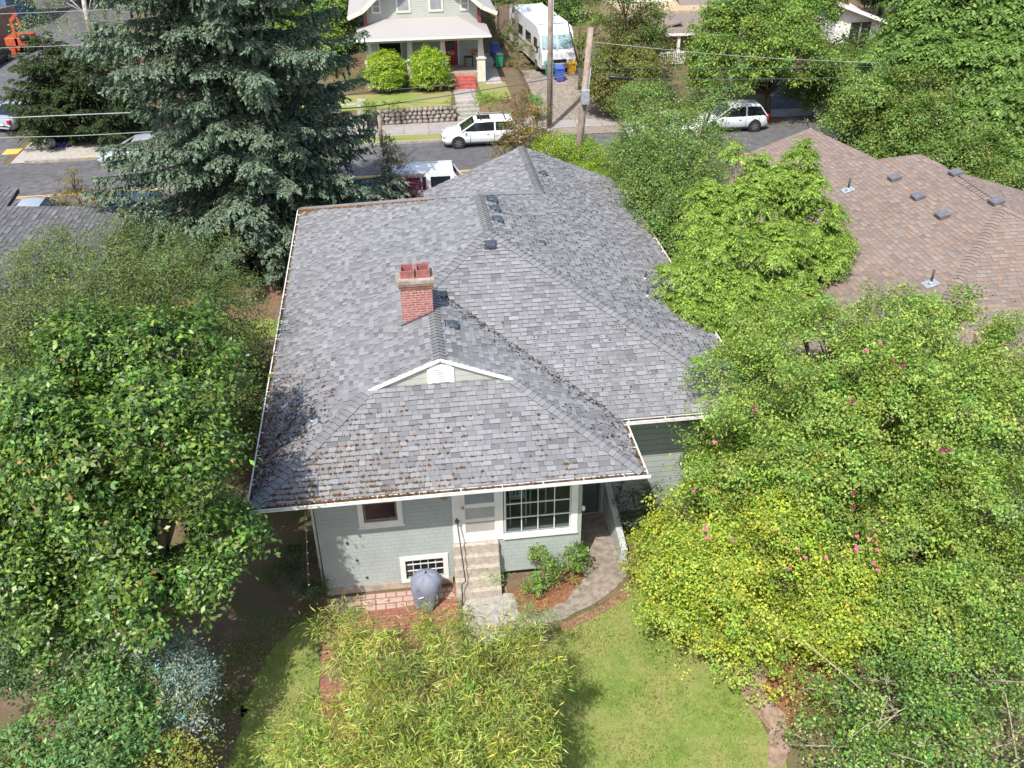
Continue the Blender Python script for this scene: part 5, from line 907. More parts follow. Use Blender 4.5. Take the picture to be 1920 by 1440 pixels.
# porch house opposite
def craftsman():
    H = thing('craftsman_house', 'pale grey green house opposite with a hipped porch roof, red front door and white trim', 'house', (6., 48, 1.2)); z0_ = 1.15; zf = 1.75
    ml = M_greenlap; xl, xr2, yp, yw = 2.35, 9.95, 45.4, 47.6
    mb = MB(); wallgrid(mb, xl+.2, xr2-.2, z0_, 5.45, yw, [(7.45, 8.35, zf, 3.85), (3.2, 4.6, 2.5, 3.7)]); mb.add([(xl+.2, yw, z0_), (xl+.2, yw+11, z0_), (xl+.2, yw+11, 5.5), (xl+.2, yw, 5.5)], [(3, 2, 1, 0)]); mb.add([(xr2-.2, yw, z0_), (xr2-.2, yw+11, z0_), (xr2-.2, yw+11, 5.5), (xr2-.2, yw, 5.5)], [(0, 1, 2, 3)])
    mb.add([(xl+.2, yw, 5.45), (xr2-.2, yw, 5.45), ((xl+xr2)/2, yw, 8.6)], [(0, 1, 2)]); mb.build('wall', ml, H)
    for a, b, c, d in [(4.6, 5.3, 5.3, 6.75), (6.7, 7.4, 5.3, 6.75), (3.02, 3.4, 5.3, 5.95), (8.72, 9.1, 5.3, 5.95)]:
        t = MB(); frame(t, (a, b, c, d), .12, yw-.06, yw-.003); t.box(a, yw-.05, c+(d-c)*.5-.03, b, yw-.01, c+(d-c)*.5+.03); w_ = t.build('window', M_trim2, H); t = MB(); t.add([(a, yw-.02, c), (b, yw-.02, c), (b, yw-.02, d), (a, yw-.02, d)], [(0, 1, 2, 3)]); t.build('pane', M_paleglass, w_)
    t = MB(); frame(t, (3.2, 4.6, 2.5, 3.7), .1, yw-.04, yw); w_ = t.build('window', M_trim2, H); t = MB(); t.add([(3.2, yw+.05, 2.5), (4.6, yw+.05, 2.5), (4.6, yw+.05, 3.7), (3.2, yw+.05, 3.7)], [(0, 1, 2, 3)]); t.build('pane', M_darkglass, w_)
    t = MB(); frame(t, (7.45, 8.35, zf, 3.85), .12, yw-.04, yw); w_ = t.build('door_frame', M_trim2, H); t = MB(); t.box(7.45, yw+.03, zf, 8.35, yw+.08, 3.85); dd = t.build('door', mat('red_door_paint', (.26, .02, .02), .4, .15, 4), H); t = MB(); t.box(7.7, yw+.015, 2.5, 8.1, yw+.028, 3.65); t.build('pane', M_darkglass, dd)
    # porch
    t = MB(); t.box(xl+.1, yp, z0_-.1, xr2-.1, yw, zf); t.build('porch_floor', mat('porch_boards', (.36, .28, .22), .7, .2, 4), H)
    mm = (xl+xr2)/2; rz_ = mat('pale_roof_shingle', (.33, .31, .30), .9, .1, 40, .5, 30, col2=(.40, .375, .36)); t = MB(); e, r_ = 4.22, 4.85
    A = (xl-.5, yp-.75, e); B = (xr2+.35, yp-.75, e); Cc = (xr2-1.55, yw+.02, r_); D = (xl+1.4, yw+.02, r_); A2 = (xl-.5, yw+.02, e+.1); B2 = (xr2+.35, yw+.02, e+.1)
    t.poly([A, B, Cc, D], .12); t.poly([A, D, A2], .10); t.poly([B, B2, Cc], .10); t.build('porch_roof', rz_, H)
    t = MB(); t.bar((xl-.52, yp-.79, e-.06), (xr2+.37, yp-.79, e-.06), .08, .12); t.build('gutter', MATS['gutter_white'], H); t = MB(); t.box(xl, yp+.0, e-.42, xr2-.1, yp+.2, e-.1); t.build('porch_beam', M_trim2, H)
    for x in (2.55, 5.15, 7.25, 9.7):
        t = MB(); q = .26; t.box(x-q, yp-.05, z0_-.15, x+q, yp+.4, 2.6); t.box(x-q-.06, yp-.11, 2.6, x+q+.06, yp+.46, 2.7)
        t.add([(x+sx*(.21 if zz < 3 else .13), yp+.17+sy*(.19 if zz < 3 else .12), zz) for zz in (2.7, 3.85) for sx, sy in ((-1, -1), (1, -1), (1, 1), (-1, 1))], [(0, 1, 5, 4), (1, 2, 6, 5), (2, 3, 7, 6), (3, 0, 4, 7), (4, 5, 6, 7)]); t.build('porch_column', M_trim2, H)
    # main roof, flared rakes
    t = MB(); xe0, xe1 = xl-1.0, xr2+1.0; ap = (mm, 8.95)
    for sx, xe in ((-1, xe0), (1, xe1)):
        x1_ = xe-sx*(.95); pts = [(mm, ap[1]), (x1_, 5.55), (xe, 5.15)]
        for (a, za), (b, zb_) in zip(pts[:-1], pts[1:]): t.add([(a, yw-.8, za), (b, yw-.8, zb_), (b, yw+12, zb_), (a, yw+12, za), (a, yw-.8, za-.14), (b, yw-.8, zb_-.14), (b, yw+12, zb_-.14), (a, yw+12, za-.14)], [(0, 1, 2, 3), (4, 7, 6, 5), (0, 4, 5, 1), (1, 5, 6, 2)])
    t.build('roof', rz_, H); t = MB()
    for sx, xe in ((-1, xe0), (1, xe1)):
        x1_ = xe-sx*(.95); t.bar((mm, yw-.85, ap[1]-.1), (x1_, yw-.85, 5.47), .06, .26); t.bar((x1_, yw-.85, 5.47), (xe, yw-.85, 5.08), .06, .24)
    t.build('rake_board', M_trim2, H); t = MB()
    for x in (xl+.1, xr2-.12): t.box(x-.1, yw-.35, 4.3, x+.1, yw-.01, 5.3)
    t.build('corner_bracket', mat('red_brown_trim', (.20, .05, .04), .6, .15, 5), H)
    t = MB()
    for i in range(5): t.box(8.0-.15, yp-.3*(i+1), z0_-.35, 9.25, yp-.3*i, zf-.02-(i+1)*.14)
    t.build('steps', mat('red_step_paint', (.40, .09, .08), .7, .2, 4), H)
    for x in (7.75, 9.25):
        b = thing('hanging_flower_basket', 'hanging basket of pink flowers on the porch '+('beside the red door' if x < 8 else 'beside the right column'), 'flower basket', (x, yp+.3, 2.95)); n = 160; d = unit(rng.normal(0, 1, (n, 3))); d[:, 2] = np.abs(d[:, 2]); pos = np.array([x, yp+.3, 2.95])+d*np.array([.26, .26, .2])
        quads('flowers', leafV(pos, unit(np.cross(d, rng.normal(0, 1, (n, 3)))), d, np.full(n, .09), np.full(n, .07)), palette(n, ((.75, .10, .14), (.80, .35, .40), (.12, .18, .05)), (3, 2, 1.5)), M_petal, b)
        t = MB(); t.ball((x, yp+.3, 2.95), (.22, .22, .16), 10, 6); t.tube([(x, yp+.3, 3.0), (x, yp+.3, 3.9)], .008, 4); t.build('basket', M_bark, b)
    tb_ = thing('porch_table', 'small dark table on the porch right of the red door', 'table', (9.0, yw-.6, zf)); t = MB(); t.box(8.72, yw-.85, zf+.62, 9.32, yw-.4, zf+.67); t.build('tabletop', M_black, tb_)
    for x in (8.75, 9.26):
        for y in (yw-.82, yw-.46): t = MB(); t.box(x, y, zf+.0, x+.04, y+.04, zf+.62); t.build('leg', M_black, tb_)
craftsman()
LH = ((.27, .40, .03), (.36, .50, .04), (.18, .28, .03))
for lab, px_, lz in (('round clipped bright green bush covering the left of the porch', 722, 0), ('round clipped bright green bush before the porch, left of the red steps', 804, .05)):
    q = P(px_, 118, 1, 44.1); lo = [(np.array([q[0], 44.1, 2.45+lz]), np.array([1.22, 1.1, 1.15])), (np.array([q[0], 44.1, 1.85]), np.array([1.2, 1.1, 1.0]))]
    tree('clipped_round_bush', lab, 'bush', None, lobes=lo, dens=34, cr=.2, per=20, size=.10, aspect=.42, cols=LH, wts=(4, 3, 1.5), m=M_gloss, r0=.06, shell=(.78, 1.), rough=.03, group='clipped bushes before the porch', base=(q[0], 44.1, 1.1), cutz=-.1, thr=-9, wl=.5)
for nme, lab, specs, cols in (('dark_foundation_shrub', 'dark green shrub at the foot of the left clipped bush', [(690, 145, 1.5, 22), (665, 155, 1.4, 20), (760, 158, 1.3, 14)], DG), ('green_foundation_shrub', 'small green plant at the foot of the red steps', [(848, 155, 1.5, 10), (842, 165, 1.3, 9)], MG), ('feathery_green_bush', 'feathery green bush beside the stone steps above the white wagon', [(912, 195, 1.4, 20), (905, 185, 1.7, 14), (925, 185, 1.6, 12)], MG), ('small_upright_bush', 'small upright bright green bush left of the straight utility pole', [(1006, 180, 1.6, 12), (1004, 192, 1.2, 13), (1008, 200, .9, 11)], ((.14, .30, .06), (.20, .36, .08))), ('dry_weeds', 'pale dry weeds beside the driveway fence', [(960, 60, 2.2, 25), (985, 95, 1.8, 22), (965, 120, 1.4, 16)], ((.25, .26, .10), (.17, .21, .07), (.36, .30, .16))), ('dry_hedge_foot', 'dry golden grass clump at the driveway mouth', [(1130, 190, .7, 22), (1165, 195, .6, 22), (1110, 175, .9, 14)], ((.34, .26, .11), (.24, .22, .08))), ('ivy_on_the_bank', 'low green plants on the bank above the stone wall', [(740, 200, 1.2, 14), (690, 205, 1.2, 20), (845, 195, 1.2, 6), (720, 195, 1.3, 10)], MG), ('brown_garden_bush', 'reddish brown dry planting on the bank right of the stone steps', [(950, 185, 1.2, 14), (975, 175, 1.4, 16), (965, 205, .9, 14)], ((.26, .17, .10), (.20, .15, .08), (.15, .17, .06)))):
    b_ = np.mean([G(a, b, max(z-.5, .3))[:2] for a, b, z, r in specs], 0); tree(nme, lab, 'shrub', specs, base=(*b_, float(hgt(*b_))-.05), dens=22, cr=.2, per=16, size=.085, aspect=.4, cols=cols, wts=[1]*len(cols), r0=.03, cutz=-.6, shell=(.3, 1.))
# rubble wall and stone steps
rw = MB(); rr_ = random.Random(3)
for row in range(4):
    x = 2.2+row*.1
    while x < 7.45: w0 = rr_.uniform(.18, .42); rw.ball((x+w0/2, 40.83+rr_.uniform(-.03, .03), .12+row*.24), (w0/2*1.08, .17, .15), 7, 5, jit=.13); x += w0
tag(rw.build('rubble_wall', M_stone, None, origin=(5, 40.8, 0)), 'low rough stone wall holding up the front lawn behind the pavement', 'wall')
rw = MB()
for i in range(5): rw.box(7.7, 40.75+i*.28, -.1, 9.15, 41.03+i*.28, (i+1)*.185)
tag(rw.build('stone_steps', M_conc, None, .02, origin=(8.4, 41, 0)), 'grey concrete steps rising from the pavement beside the rough stone wall', 'steps')
cs_ = thing('concrete_corner_wall', 'pale concrete corner steps and wall left of the rough stone wall', 'wall', (1.5, 40.6, 0)); rw = MB()
rw.box(1.65, 39.9, 0, 2.15, 42.0, 1.35); rw.build('pier', M_palewalk, cs_); rw = MB()
for i in range(4): rw.box(-1.2, 40.6+i*.35, -.1, 1.65, 40.95+i*.35, .25+i*.28)
rw.build('steps', M_palewalk, cs_)
mb = MB(); q = G(716, 275, 0); mb.tube([q, q+[0, 0, 2.1]], .11, 10); tag(mb.build('wooden_post', M_pole, None, origin=tuple(q)), 'short weathered wooden post beside the end of the rough stone wall', 'post')
# board fence behind, wire fence
fe = thing('board_fence', 'tall weathered board fence left of the motorhome', 'fence', (12, 58, 1.6)); mb = MB(); mb.box(10.6, 58, 1.4, 13.6, 58.06, 3.5); mb.build('board_panel', M_cedarfence, fe)
for x in (10.6, 12.1, 13.6): mb = MB(); mb.box(x-.06, 57.9, 1.4, x+.06, 58.1, 3.65); mb.build('post', M_pole, fe)
# left neighbour roof
def lroof(px, py, off=0): n = np.array([-(-.30), 0, 1.]); return Pn(px, py, (-6.9, 0, 3.25+off), n)
lh = thing('dark_roofed_house', 'neighbouring house with a low dark grey shingle roof behind the olive green tree', 'house', (-10, 14, 0))
A = lroof(12, 387); B = lroof(248, 387); zfun = lambda x, y: 3.25+.30*(-6.9-x)
def dgrey(cr_, cv, thick): b = .15*(1 if thick else .85)*(1+.1*cv)*(1.15 if cr_ > .8 else 1); return (b, b*.98, b*1.05)
sh2 = MB(); yb, yfr = 6.5, B[1]; xa = A[0]; ya = A[1]; print('lroof', A, B)
yl = min(ya, yfr); shingles(sh2, [(-6.9, yb), (-6.9, yl), (-20, yl), (-20, yb)], zfun, (.30, 0, 1), .16, .33, .022, dgrey, 11); shingles(sh2, [(-6.9, yl), (-6.9, yfr), (xa, ya), (xa, yl)] if ya > yl else [(-6.9, yl), (-6.9, yfr), (xa, ya)], zfun, (.30, 0, 1), .16, .33, .022, dgrey, 11); q3 = lroof(35, 353); shingles(sh2, [(xa, ya), (q3[0], q3[1]), (-24, q3[1]+.2), (-24, ya)], zfun, (.30, 0, 1), .16, .33, .022, dgrey, 11); sh2.build('roof', M_shingle, lh)
mb = MB(); mb.poly([(-6.9, yb, 3.24), (-6.9, yfr, 3.24), (xa, ya, zfun(xa, 0)-.012), (-20, ya, zfun(-20, 0)-.012), (-20, yb, zfun(-20, 0)-.012)], .15); mb.poly([(xa, ya, zfun(xa, 0)-.012), (q3[0], q3[1], zfun(q3[0], 0)-.012), (-24, q3[1]+.2, zfun(-24, 0)-.012), (-24, ya, zfun(-24, 0)-.012)], .15); mb.build('roof_deck', M_bark, lh)
mb = MB(); mb.box(-20, yb+.6, 0, -7.5, ya-.4, 3.2); mb.build('wall', M_siding, lh)
# orange boards
of = thing('orange_fence', 'orange stained wooden gate and fence under the spruce', 'fence', (-5.6, 21.3, 0)); a_ = G(285, 470, .3); b_ = G(425, 466, .3)
for u in (.0, .33, .66, 1.): q = a_*(1-u)+b_*u; mb = MB(); mb.box(q[0]-.07, q[1]-.07, 0, q[0]+.07, q[1]+.07, 1.55); mb.build('post', M_orange, of)
for z_ in (.25, 1.45): mb = MB(); mb.bar((a_[0], a_[1], z_), (b_[0], b_[1], z_), .1, .12); mb.build('rail', M_orange, of)
for i in range(16): q = a_*(1-(i+.5)/16)+b_*(i+.5)/16; mb = MB(); mb.bar((q[0], q[1]+.04, .1), (q[0], q[1]+.04, 1.4), .2, .025, upv=(0, 1, 0)) if i % 5 != 3 else mb.bar((q[0], q[1]+.04, .1), (q[0], q[1]+.04, .7), .2, .025, upv=(0, 1, 0)); mb.build('board', M_orange, of)
# brown roofed house on the right
bh = thing('brown_roofed_house', 'neighbouring house on the right under a broad brown shingle roof', 'house', (22, 10, 0)); s2 = .36; xrd, zrd = 22.05, 6.5; zb = lambda x, y: zrd-s2*(xrd-x)
def bp_(px, py): return Pn(px, py, (xrd, 0, zrd), (-s2, 0, 1))
def brown(cr_, cv, thick):
    b = 1+.07*cv; b *= 1 if thick else .88
    c = (.25, .19, .16) if cr_ < .45 else ((.235, .185, .162) if cr_ < .75 else ((.265, .188, .15) if cr_ < .9 else (.225, .188, .172))); return tuple(x*b for x in c)
M1 = bp_(1795, 325); M2 = bp_(1880, 388); T1 = bp_(1725, 289); T2 = bp_(1773, 312); T3 = bp_(1645, 299); T4 = bp_(1520, 240); print('brown', M1, M2, T1, T2, T3, T4)
yM2 = M2[1]; xeL = 14.4; yc = yM2-(xrd-xeL)
shb = MB(); SB = lambda poly, zf, n, sd: shingles(shb, poly, zf, n, .145, .24, .013, brown, sd)
SB([(xeL, yc), (xrd, yM2), (xrd, M1[1]), (xeL, M1[1])], zb, (-s2, 0, 1), 21)
SB([(xeL, M1[1]), (xrd, M1[1]), (T2[0], T2[1]), (T1[0], T1[1]), (xeL, T1[1])], zb, (-s2, 0, 1), 21)
SB([(xeL, T1[1]), (T1[0], T1[1]), (T3[0], T3[1]), (xeL, T3[1])], zb, (-s2, 0, 1), 21)
SB([(xeL, T3[1]), (T3[0], T3[1]), (T4[0], T4[1]), (xeL, T4[1])], zb, (-s2, 0, 1), 21)
zbk = lambda x, y: zrd-s2*(yM2-y); SB([(xeL, yc), (xrd, yM2), (2*xrd-xeL, yc)], zbk, (0, -s2, 1), 22)
zrt = lambda x, y: zrd-s2*(x-xrd); SB([(xrd, yM2), (xrd, M1[1]+.6), (2*xrd-xeL, M1[1]+.6+2), (2*xrd-xeL, yc)], zrt, (s2, 0, 1), 23); shb.build('roof', M_shingle, bh)
mb = MB(); D = lambda pts, zf: mb.poly([(x, y, zf(x, y)-.006) for x, y in pts], .14)
D([(xeL, yc), (xrd, yM2), (xrd, M1[1]), (T2[0], T2[1]), (T1[0], T1[1]), (T3[0], T3[1]), (T4[0], T4[1]), (xeL, T4[1])], zb); D([(xeL, yc), (xrd, yM2), (2*xrd-xeL, yc)], zbk); D([(xrd, yM2), (xrd, M1[1]+.6), (2*xrd-xeL, M1[1]+2.6), (2*xrd-xeL, yc)], zrt); mb.build('roof_deck', M_bark, bh)
mb = MB(); mb.box(xeL+.7, yc+.7, 0, 2*xrd-xeL-.7, M1[1]-.5, 3.6); mb.box(xeL+.7, M1[1]-.5, 0, 20.0, T4[1]-.7, 3.6); mb.build('wall', M_lap, bh)
def caps2(a, b, n1, n2):
    caps(a, b, n1, n2, .16, .16, .02, bh, (1.2, .90, .78))
caps2((xeL, yc, zb(xeL, 0)), (xrd, yM2, zrd), (-s2, 0, 1), (0, -s2, 1)); caps2((xrd, yM2, zrd), (xrd, M1[1], zrd), (-s2, 0, 1), (s2, 0, 1)); caps2((2*xrd-xeL, yc, zb(xeL, 0)), (xrd, yM2, zrd), (s2, 0, 1), (0, -s2, 1))
def bvent(px, py, kind=0):
    n = unit(np.array([-s2, 0, 1.])); q = bp_(px, py); u = np.array([0, 1., 0]); v = np.cross(n, u); mb = MB(); L_ = lambda a, b, h: q+u*a+v*b+n*h
    if kind: mb.tube([q, q+np.array([0, 0, .1])], [.09, .06], 10, 1); mb.add([L_(-.2, -.2, .03), L_(.2, -.2, .03), L_(.2, .2, .03), L_(-.2, .2, .03)], [(0, 1, 2, 3)], 1); mb.tube([q, q+np.array([0, 0, .45])], .035, 10); mb.build('vent_pipe', [M_pipe, M_lead], bh); return
    vs = [L_(a, b, h) for a, b, h in ((-.17, -.17, .02), (.17, -.17, .02), (.17, .17, .02), (-.17, .17, .02), (-.19, -.19, .1), (.19, -.19, .1), (.19, .19, .16), (-.19, .19, .16))]; mb.add(vs, [(4, 5, 6, 7), (0, 1, 5, 4), (1, 2, 6, 5), (2, 3, 7, 6), (3, 0, 4, 7)]); mb.build('roof_vent', mat('grey_vent', (.15, .15, .165), .5, .15, 6) if 'grey_vent' not in MATS else MATS['grey_vent'], bh, .015)
for a_ in ((1678, 336), (1722, 371), (1768, 406)): bvent(*a_)
for a_ in ((1590, 357), (1745, 533)): bvent(*a_, 1)
for a_ in ((1793, 327), (1869, 381)): bvent(*a_)
# far trees on the right
tree('street_tree', 'spreading green street tree with a forked trunk above the shaded driveway', 'tree', None, lobes=LBY([(1350, 55, 39, 50), (1400, 30, 39, 55), (1480, 40, 39, 62), (1335, 115, 38, 48), (1400, 95, 37, 58), (1480, 100, 37, 60), (1515, 75, 38, 40), (1550, 120, 37, 36), (1440, 135, 36.5, 40), (1322, 160, 37.5, 26), (1370, 150, 36.5, 40), (1510, 15, 40, 50), (1420, -10, 40, 50), (1500, 145, 36.5, 30)]), base=(*G(1438, 215, .3)[:2], .2), dens=6.5, cr=.55, per=38, thr=-.6, size=.17, aspect=.5, cols=((.19, .29, .06), (.25, .36, .07), (.12, .20, .04)), wts=(4, 3, 2), r0=.22, ntw=5, tw=.03)
pinnate('large_feathery_tree', 'tall bright green tree with long drooping leaves at the top right corner', None,
        (31.5, 24.5, 0), 3.6, ((.16, .27, .06), (.23, .35, .08), (.10, .17, .035)), (4, 3, 2), Lf=.95, nf=8, nl=22, ll=.25, lw=.085, r0=.22, droop=.6, ntw=4, lobes=LBY([(1722, 62, 27, 55), (1770, 30, 27, 65), (1850, 40, 26, 70), (1740, 110, 25, 60), (1830, 130, 24, 75), (1910, 100, 24, 70), (1900, 200, 22, 70), (1840, 230, 22, 55), (1920, 300, 20, 60), (1880, 350, 19, 45), (1670, 120, 27, 45), (1725, 5, 28, 46), (1800, -10, 27, 70), (1910, 20, 26, 70), (1930, 390, 18, 45)]))
tree('maple_by_brown_roof', 'mid green leafy tree standing beyond the brown shingle roof', 'tree', None, lobes=LBY([(1640, 190, 24, 60), (1720, 170, 23.5, 60), (1600, 230, 24, 45), (1680, 250, 22.5, 60), (1770, 230, 22, 55), (1760, 290, 20.5, 50), (1840, 300, 19.5, 50), (1700, 295, 21.5, 30), (1880, 360, 17.5, 40), (1575, 262, 24, 22), (1820, 250, 21, 40), (1600, 175, 25, 30)]), base=(27.5, 22.5, 0), fill=1, thr=-.7, dens=11, cr=.45, per=30, size=.12, aspect=.5, cols=((.17, .27, .06), (.23, .33, .075), (.11, .18, .04), (.30, .30, .11)), wts=(4, 3, 3, .7), r0=.16, ntw=5, rough=.3)
tree('thin_sapling', 'thin pale sapling at the corner of the brown roof by the street', 'tree', [(1530, 215, 2.5, 12), (1545, 235, 1.8, 18), (1515, 230, 2.2, 12)], dens=5, cr=.2, per=9, size=.09, aspect=.5, cols=((.22, .26, .12), (.17, .22, .07)), wts=(1, 1), r0=.03)
for lab, sp, cols in (('dark hedge along the right side of the shaded driveway', [(1520, 160, 2., 28), (1545, 175, 1.6, 28), (1570, 160, 2.2, 30), (1500, 140, 2.4, 22), (1540, 145, 2.6, 26)], DG), ('bright green hedge in front of the white house at top right', [(1580, 108, 3., 26), (1620, 108, 3., 26), (1560, 130, 3., 32), (1600, 120, 3.4, 36), (1650, 110, 4, 36), (1590, 150, 2.6, 30)], ((.18, .28, .05), (.24, .34, .06), (.11, .18, .03)))):
    tree('hedge', lab, 'hedge', sp, fill=1, dens=8, cr=.45, per=26, size=.14, aspect=.4, cols=cols, wts=(4, 3, 2), r0=.06, hang=.4)
tree('olive_brown_bush', 'tall olive green bush right of the leaning utility pole', 'tree', [(1150, 60, 4.6, 35), (1190, 80, 4.4, 42), (1140, 110, 3.6, 38), (1195, 130, 3.2, 42), (1150, 150, 2.4, 38), (1120, 165, 1.8, 24), (1205, 40, 5, 30), (1230, 110, 3.6, 26)], fill=1, dens=8, cr=.45, per=28, size=.13, aspect=.45, cols=((.17, .20, .045), (.24, .25, .07), (.11, .14, .035), (.30, .24, .08)), wts=(4, 3, 3, 1), r0=.1, ntw=10, rough=.35)
tree('dark_green_tree', 'dark green tree between the leaning pole and the porch with white railing', 'tree', [(1200, 10, 6.4, 45), (1235, 40, 5.6, 32), (1225, 75, 4.6, 28), (1160, -5, 7, 40)], dens=3.5, cr=.5, per=28, size=.15, aspect=.5, cols=DG, wts=(4, 3, 2), r0=.14)
tree('backyard_tree', 'bright green tree behind the motorhome', 'tree', [(1090, 20, 5.2, 34), (1120, 50, 4.6, 24), (1095, 80, 3.4, 26), (1055, -15, 6.4, 40)], dens=4, cr=.5, per=28, size=.13, aspect=.5, cols=((.17, .29, .05), (.23, .36, .06), (.10, .17, .03)), wts=(4, 3, 2), r0=.12)
tree('garden_bush', 'leafy bushes between the porch house and the motorhome fence', 'bush', [(935, 10, 4.2, 26), (965, 0, 4.4, 26), (920, 45, 3., 16), (945, 75, 2.2, 14)], dens=5, cr=.4, per=26, size=.12, aspect=.5, cols=((.12, .20, .04), (.08, .13, .03), (.20, .26, .07)), wts=(3, 3, 1), r0=.08)
conifer('dark_cedar', 'dark drooping cedar beside the white house at top right', (41.5, 55, 1.2), 15, 4.6, 2.4, (.03, .045, .025), (.10, .14, .07), step=.6, nb=6, sub=.4, nn=14, nl=.3, nw=.08, tr=.2, droop=.2, topcut=11)
conifer('dark_yew', 'dark bushy evergreen behind the silver sedan across the street', (*G(130, 262, 0)[:2], .1), 5.9, 4.0, .3, (.025, .045, .018), (.085, .135, .045), step=.28, nb=10, sub=.3, nn=20, nl=.16, nw=.06, tr=.15, droop=-.08, prof=.7, hangs=.2)
conifer('dark_yew', 'dark bushy evergreen close behind the left side of the spruce across the street', (*G(215, 262, 0)[:2], .1), 5.8, 3.6, .3, (.025, .045, .018), (.075, .12, .045), step=.3, nb=9, sub=.32, nn=18, nl=.16, nw=.06, tr=.15, droop=-.05, prof=.7, hangs=.2)
tree('low_planting', 'bright green ferns beside the pale driveway apron under the dark evergreen', 'plant', [(88, 240, .5, 12), (120, 258, .4, 14), (100, 232, .6, 10), (140, 262, .3, 10)], dens=40, cr=.15, per=14, size=.10, aspect=.25, cols=((.22, .34, .05), (.14, .22, .04)), wts=(1, 1), r0=.02)
tree('purple_ground_flowers', 'low purple flowers at the edge of the pale driveway apron', 'plant', [(110, 271, .15, 7), (122, 272, .15, 6)], dens=120, cr=.08, per=10, size=.06, aspect=.7, cols=((.20, .10, .50), (.28, .18, .55)), wts=(1, 1), m=M_petal, r0=.01, cutz=.02)
mb = MB(); q = G(90, 268, .3); mb.ball(q, (.42, .4, .42), 9, 7, jit=.08, zmin=-.8); tag(mb.build('white_boulder', mat('white_rock', (.58, .58, .60), .9, .25, 3, .8, 8), None, origin=tuple(q)), 'large white grey boulder beside the pale driveway apron', 'boulder')
# birch and digger at top left
bi = thing('birch_tree', 'thin birch with a pale bare trunk at the top left', 'tree', G(175, 85, 0)); b0 = np.array(bi.location); tp_ = P(148, -60, 1, b0[1]); mb = MB(); mb.tube([b0, b0*.5+tp_*.5+[-.1, 0, 0], tp_], [.22, .19, .15], 10); m1 = b0*.62+tp_*.38
for a in ((2., .5, 1.6), (-1.8, .3, 2.), (1.2, -.5, 2.4), (-1.2, -.6, 1.2)): mb.tube([m1, m1+np.array(a)*.5+[0, 0, .1], m1+np.array(a)], [.06, .04, .015], 6)
mb.build('trunk', M_palebark, bi); V, c_, i_ = crown_leaves(LB([(90, 30, 6.2, 55), (140, 60, 4., 45), (200, 40, 6, 45), (60, 60, 4, 30), (230, 80, 4, 30)]), 1.6, .6, 18, .14, .5, shell=(.2, 1.1)); quads('crown', V, palette(len(V), ((.20, .26, .09), (.14, .19, .06), (.28, .30, .13)), (3, 2, 1)), M_leaf, bi)
dg = thing('orange_digger', 'small orange digger with its arm raised beside the brown timber wall', 'digger', G(28, 100, 0)); b0 = np.array(dg.location); D3 = lambda px, py: P(px, py, 1, b0[1]); M_dig = mat('digger_orange', (.42, .085, .03), .5, .15, 4)
mb = MB(); mb.bar(D3(36, 95), D3(20, 36), .2, .24); mb.build('boom', M_dig, dg, .03); mb = MB(); mb.bar(D3(20, 40), D3(30, 26), .26, .26); mb.bar(D3(29, 28), D3(41, 56), .15, .18); mb.build('stick', M_dig, dg, .03); mb = MB(); q = D3(46, 72); mb.ball(q, (.4, .35, .35), 8, 6, zmin=-.4); mb.build('bucket', M_black, dg)
mb = MB(); q = D3(36, 92); mb.box(q[0]-.9, q[1]-.1, .5, q[0]+.9, q[1]+2.0, 1.2); mb.build('body', M_dig, dg, .08)
for s in (-.75, .6): mb = MB(); mb.box(q[0]+s, q[1]-.3, 0, q[0]+s+.35, q[1]+2.2, .5); mb.build('track', M_black, dg, .1)
mb = MB(); q = D3(24, 104); mb.box(q[0]-.6, q[1]-.8, 0.05, q[0]+.6, q[1]-.6, .5); mb.build('blade', M_dig, dg, .02)
tw_ = thing('brown_timber_wall', 'brown timber boarded wall behind the orange digger at the left edge', 'wall', (-33, 68, 0)); mb = MB(); a_ = G(-80, 120, 0); b_ = G(45, 82, 0); mb.bar((a_[0], a_[1], 1.5), (b_[0], b_[1], 1.5), .2, 3.); mb.build('board_panel', M_cedarfence, tw_)
bw = thing('blue_framed_house', 'corner of a blue framed house at the top left corner', 'house', (-36, 82, 0)); q = G(20, 62, 0); mb = MB(); mb.box(q[0]-9, q[1], 0, q[0]+.3, q[1]+7, 6); mb.build('wall', mat('blue_paint', (.10, .16, .28), .6, .15, 4), bw)
for k_ in (-1.5, -3.1): mb = MB(); mb.box(q[0]+k_, q[1]-.06, 1.4, q[0]+k_+1.1, q[1]-.01, 3.6); w_ = mb.build('window', M_white, bw); mb = MB(); mb.box(q[0]+k_+.12, q[1]-.09, 1.52, q[0]+k_+.98, q[1]-.062, 3.48); mb.build('pane', M_darkglass, w_)
# right houses opposite
ph = thing('house_with_white_railing', 'house opposite with a brown roof, ochre porch wall and white porch railing', 'house', (26, 55, 1.5)); Yp = 48.5; pt = lambda px, py, y=Yp: P(px, py, 1, y); e0 = pt(1248, 64); e1 = pt(1345, 62); M_rb = mat('brown_grey_roof', (.20, .165, .145), .95, .2, 30, .5, 30)
mb = MB(); r0_ = pt(1262, 24, Yp+3); r1_ = pt(1325, 22, Yp+3); mb.poly([e0, e1+[2, 0, 0], r1_+[3, 0, 0], r0_, ], .12); e2 = pt(1225, 28, Yp+3.2); mb.poly([r0_+[-2.6, .1, 0], r0_+[0, .1, 0], pt(1280, 40, Yp+.8), e0+[-.2, .9, .2]], .1); mb.build('porch_roof', M_rb, ph); mb = MB(); mb.bar(e0+[0, -.03, -.05], e1+[2, -.03, -.05], .06, .16); mb.build('fascia', M_white, ph)
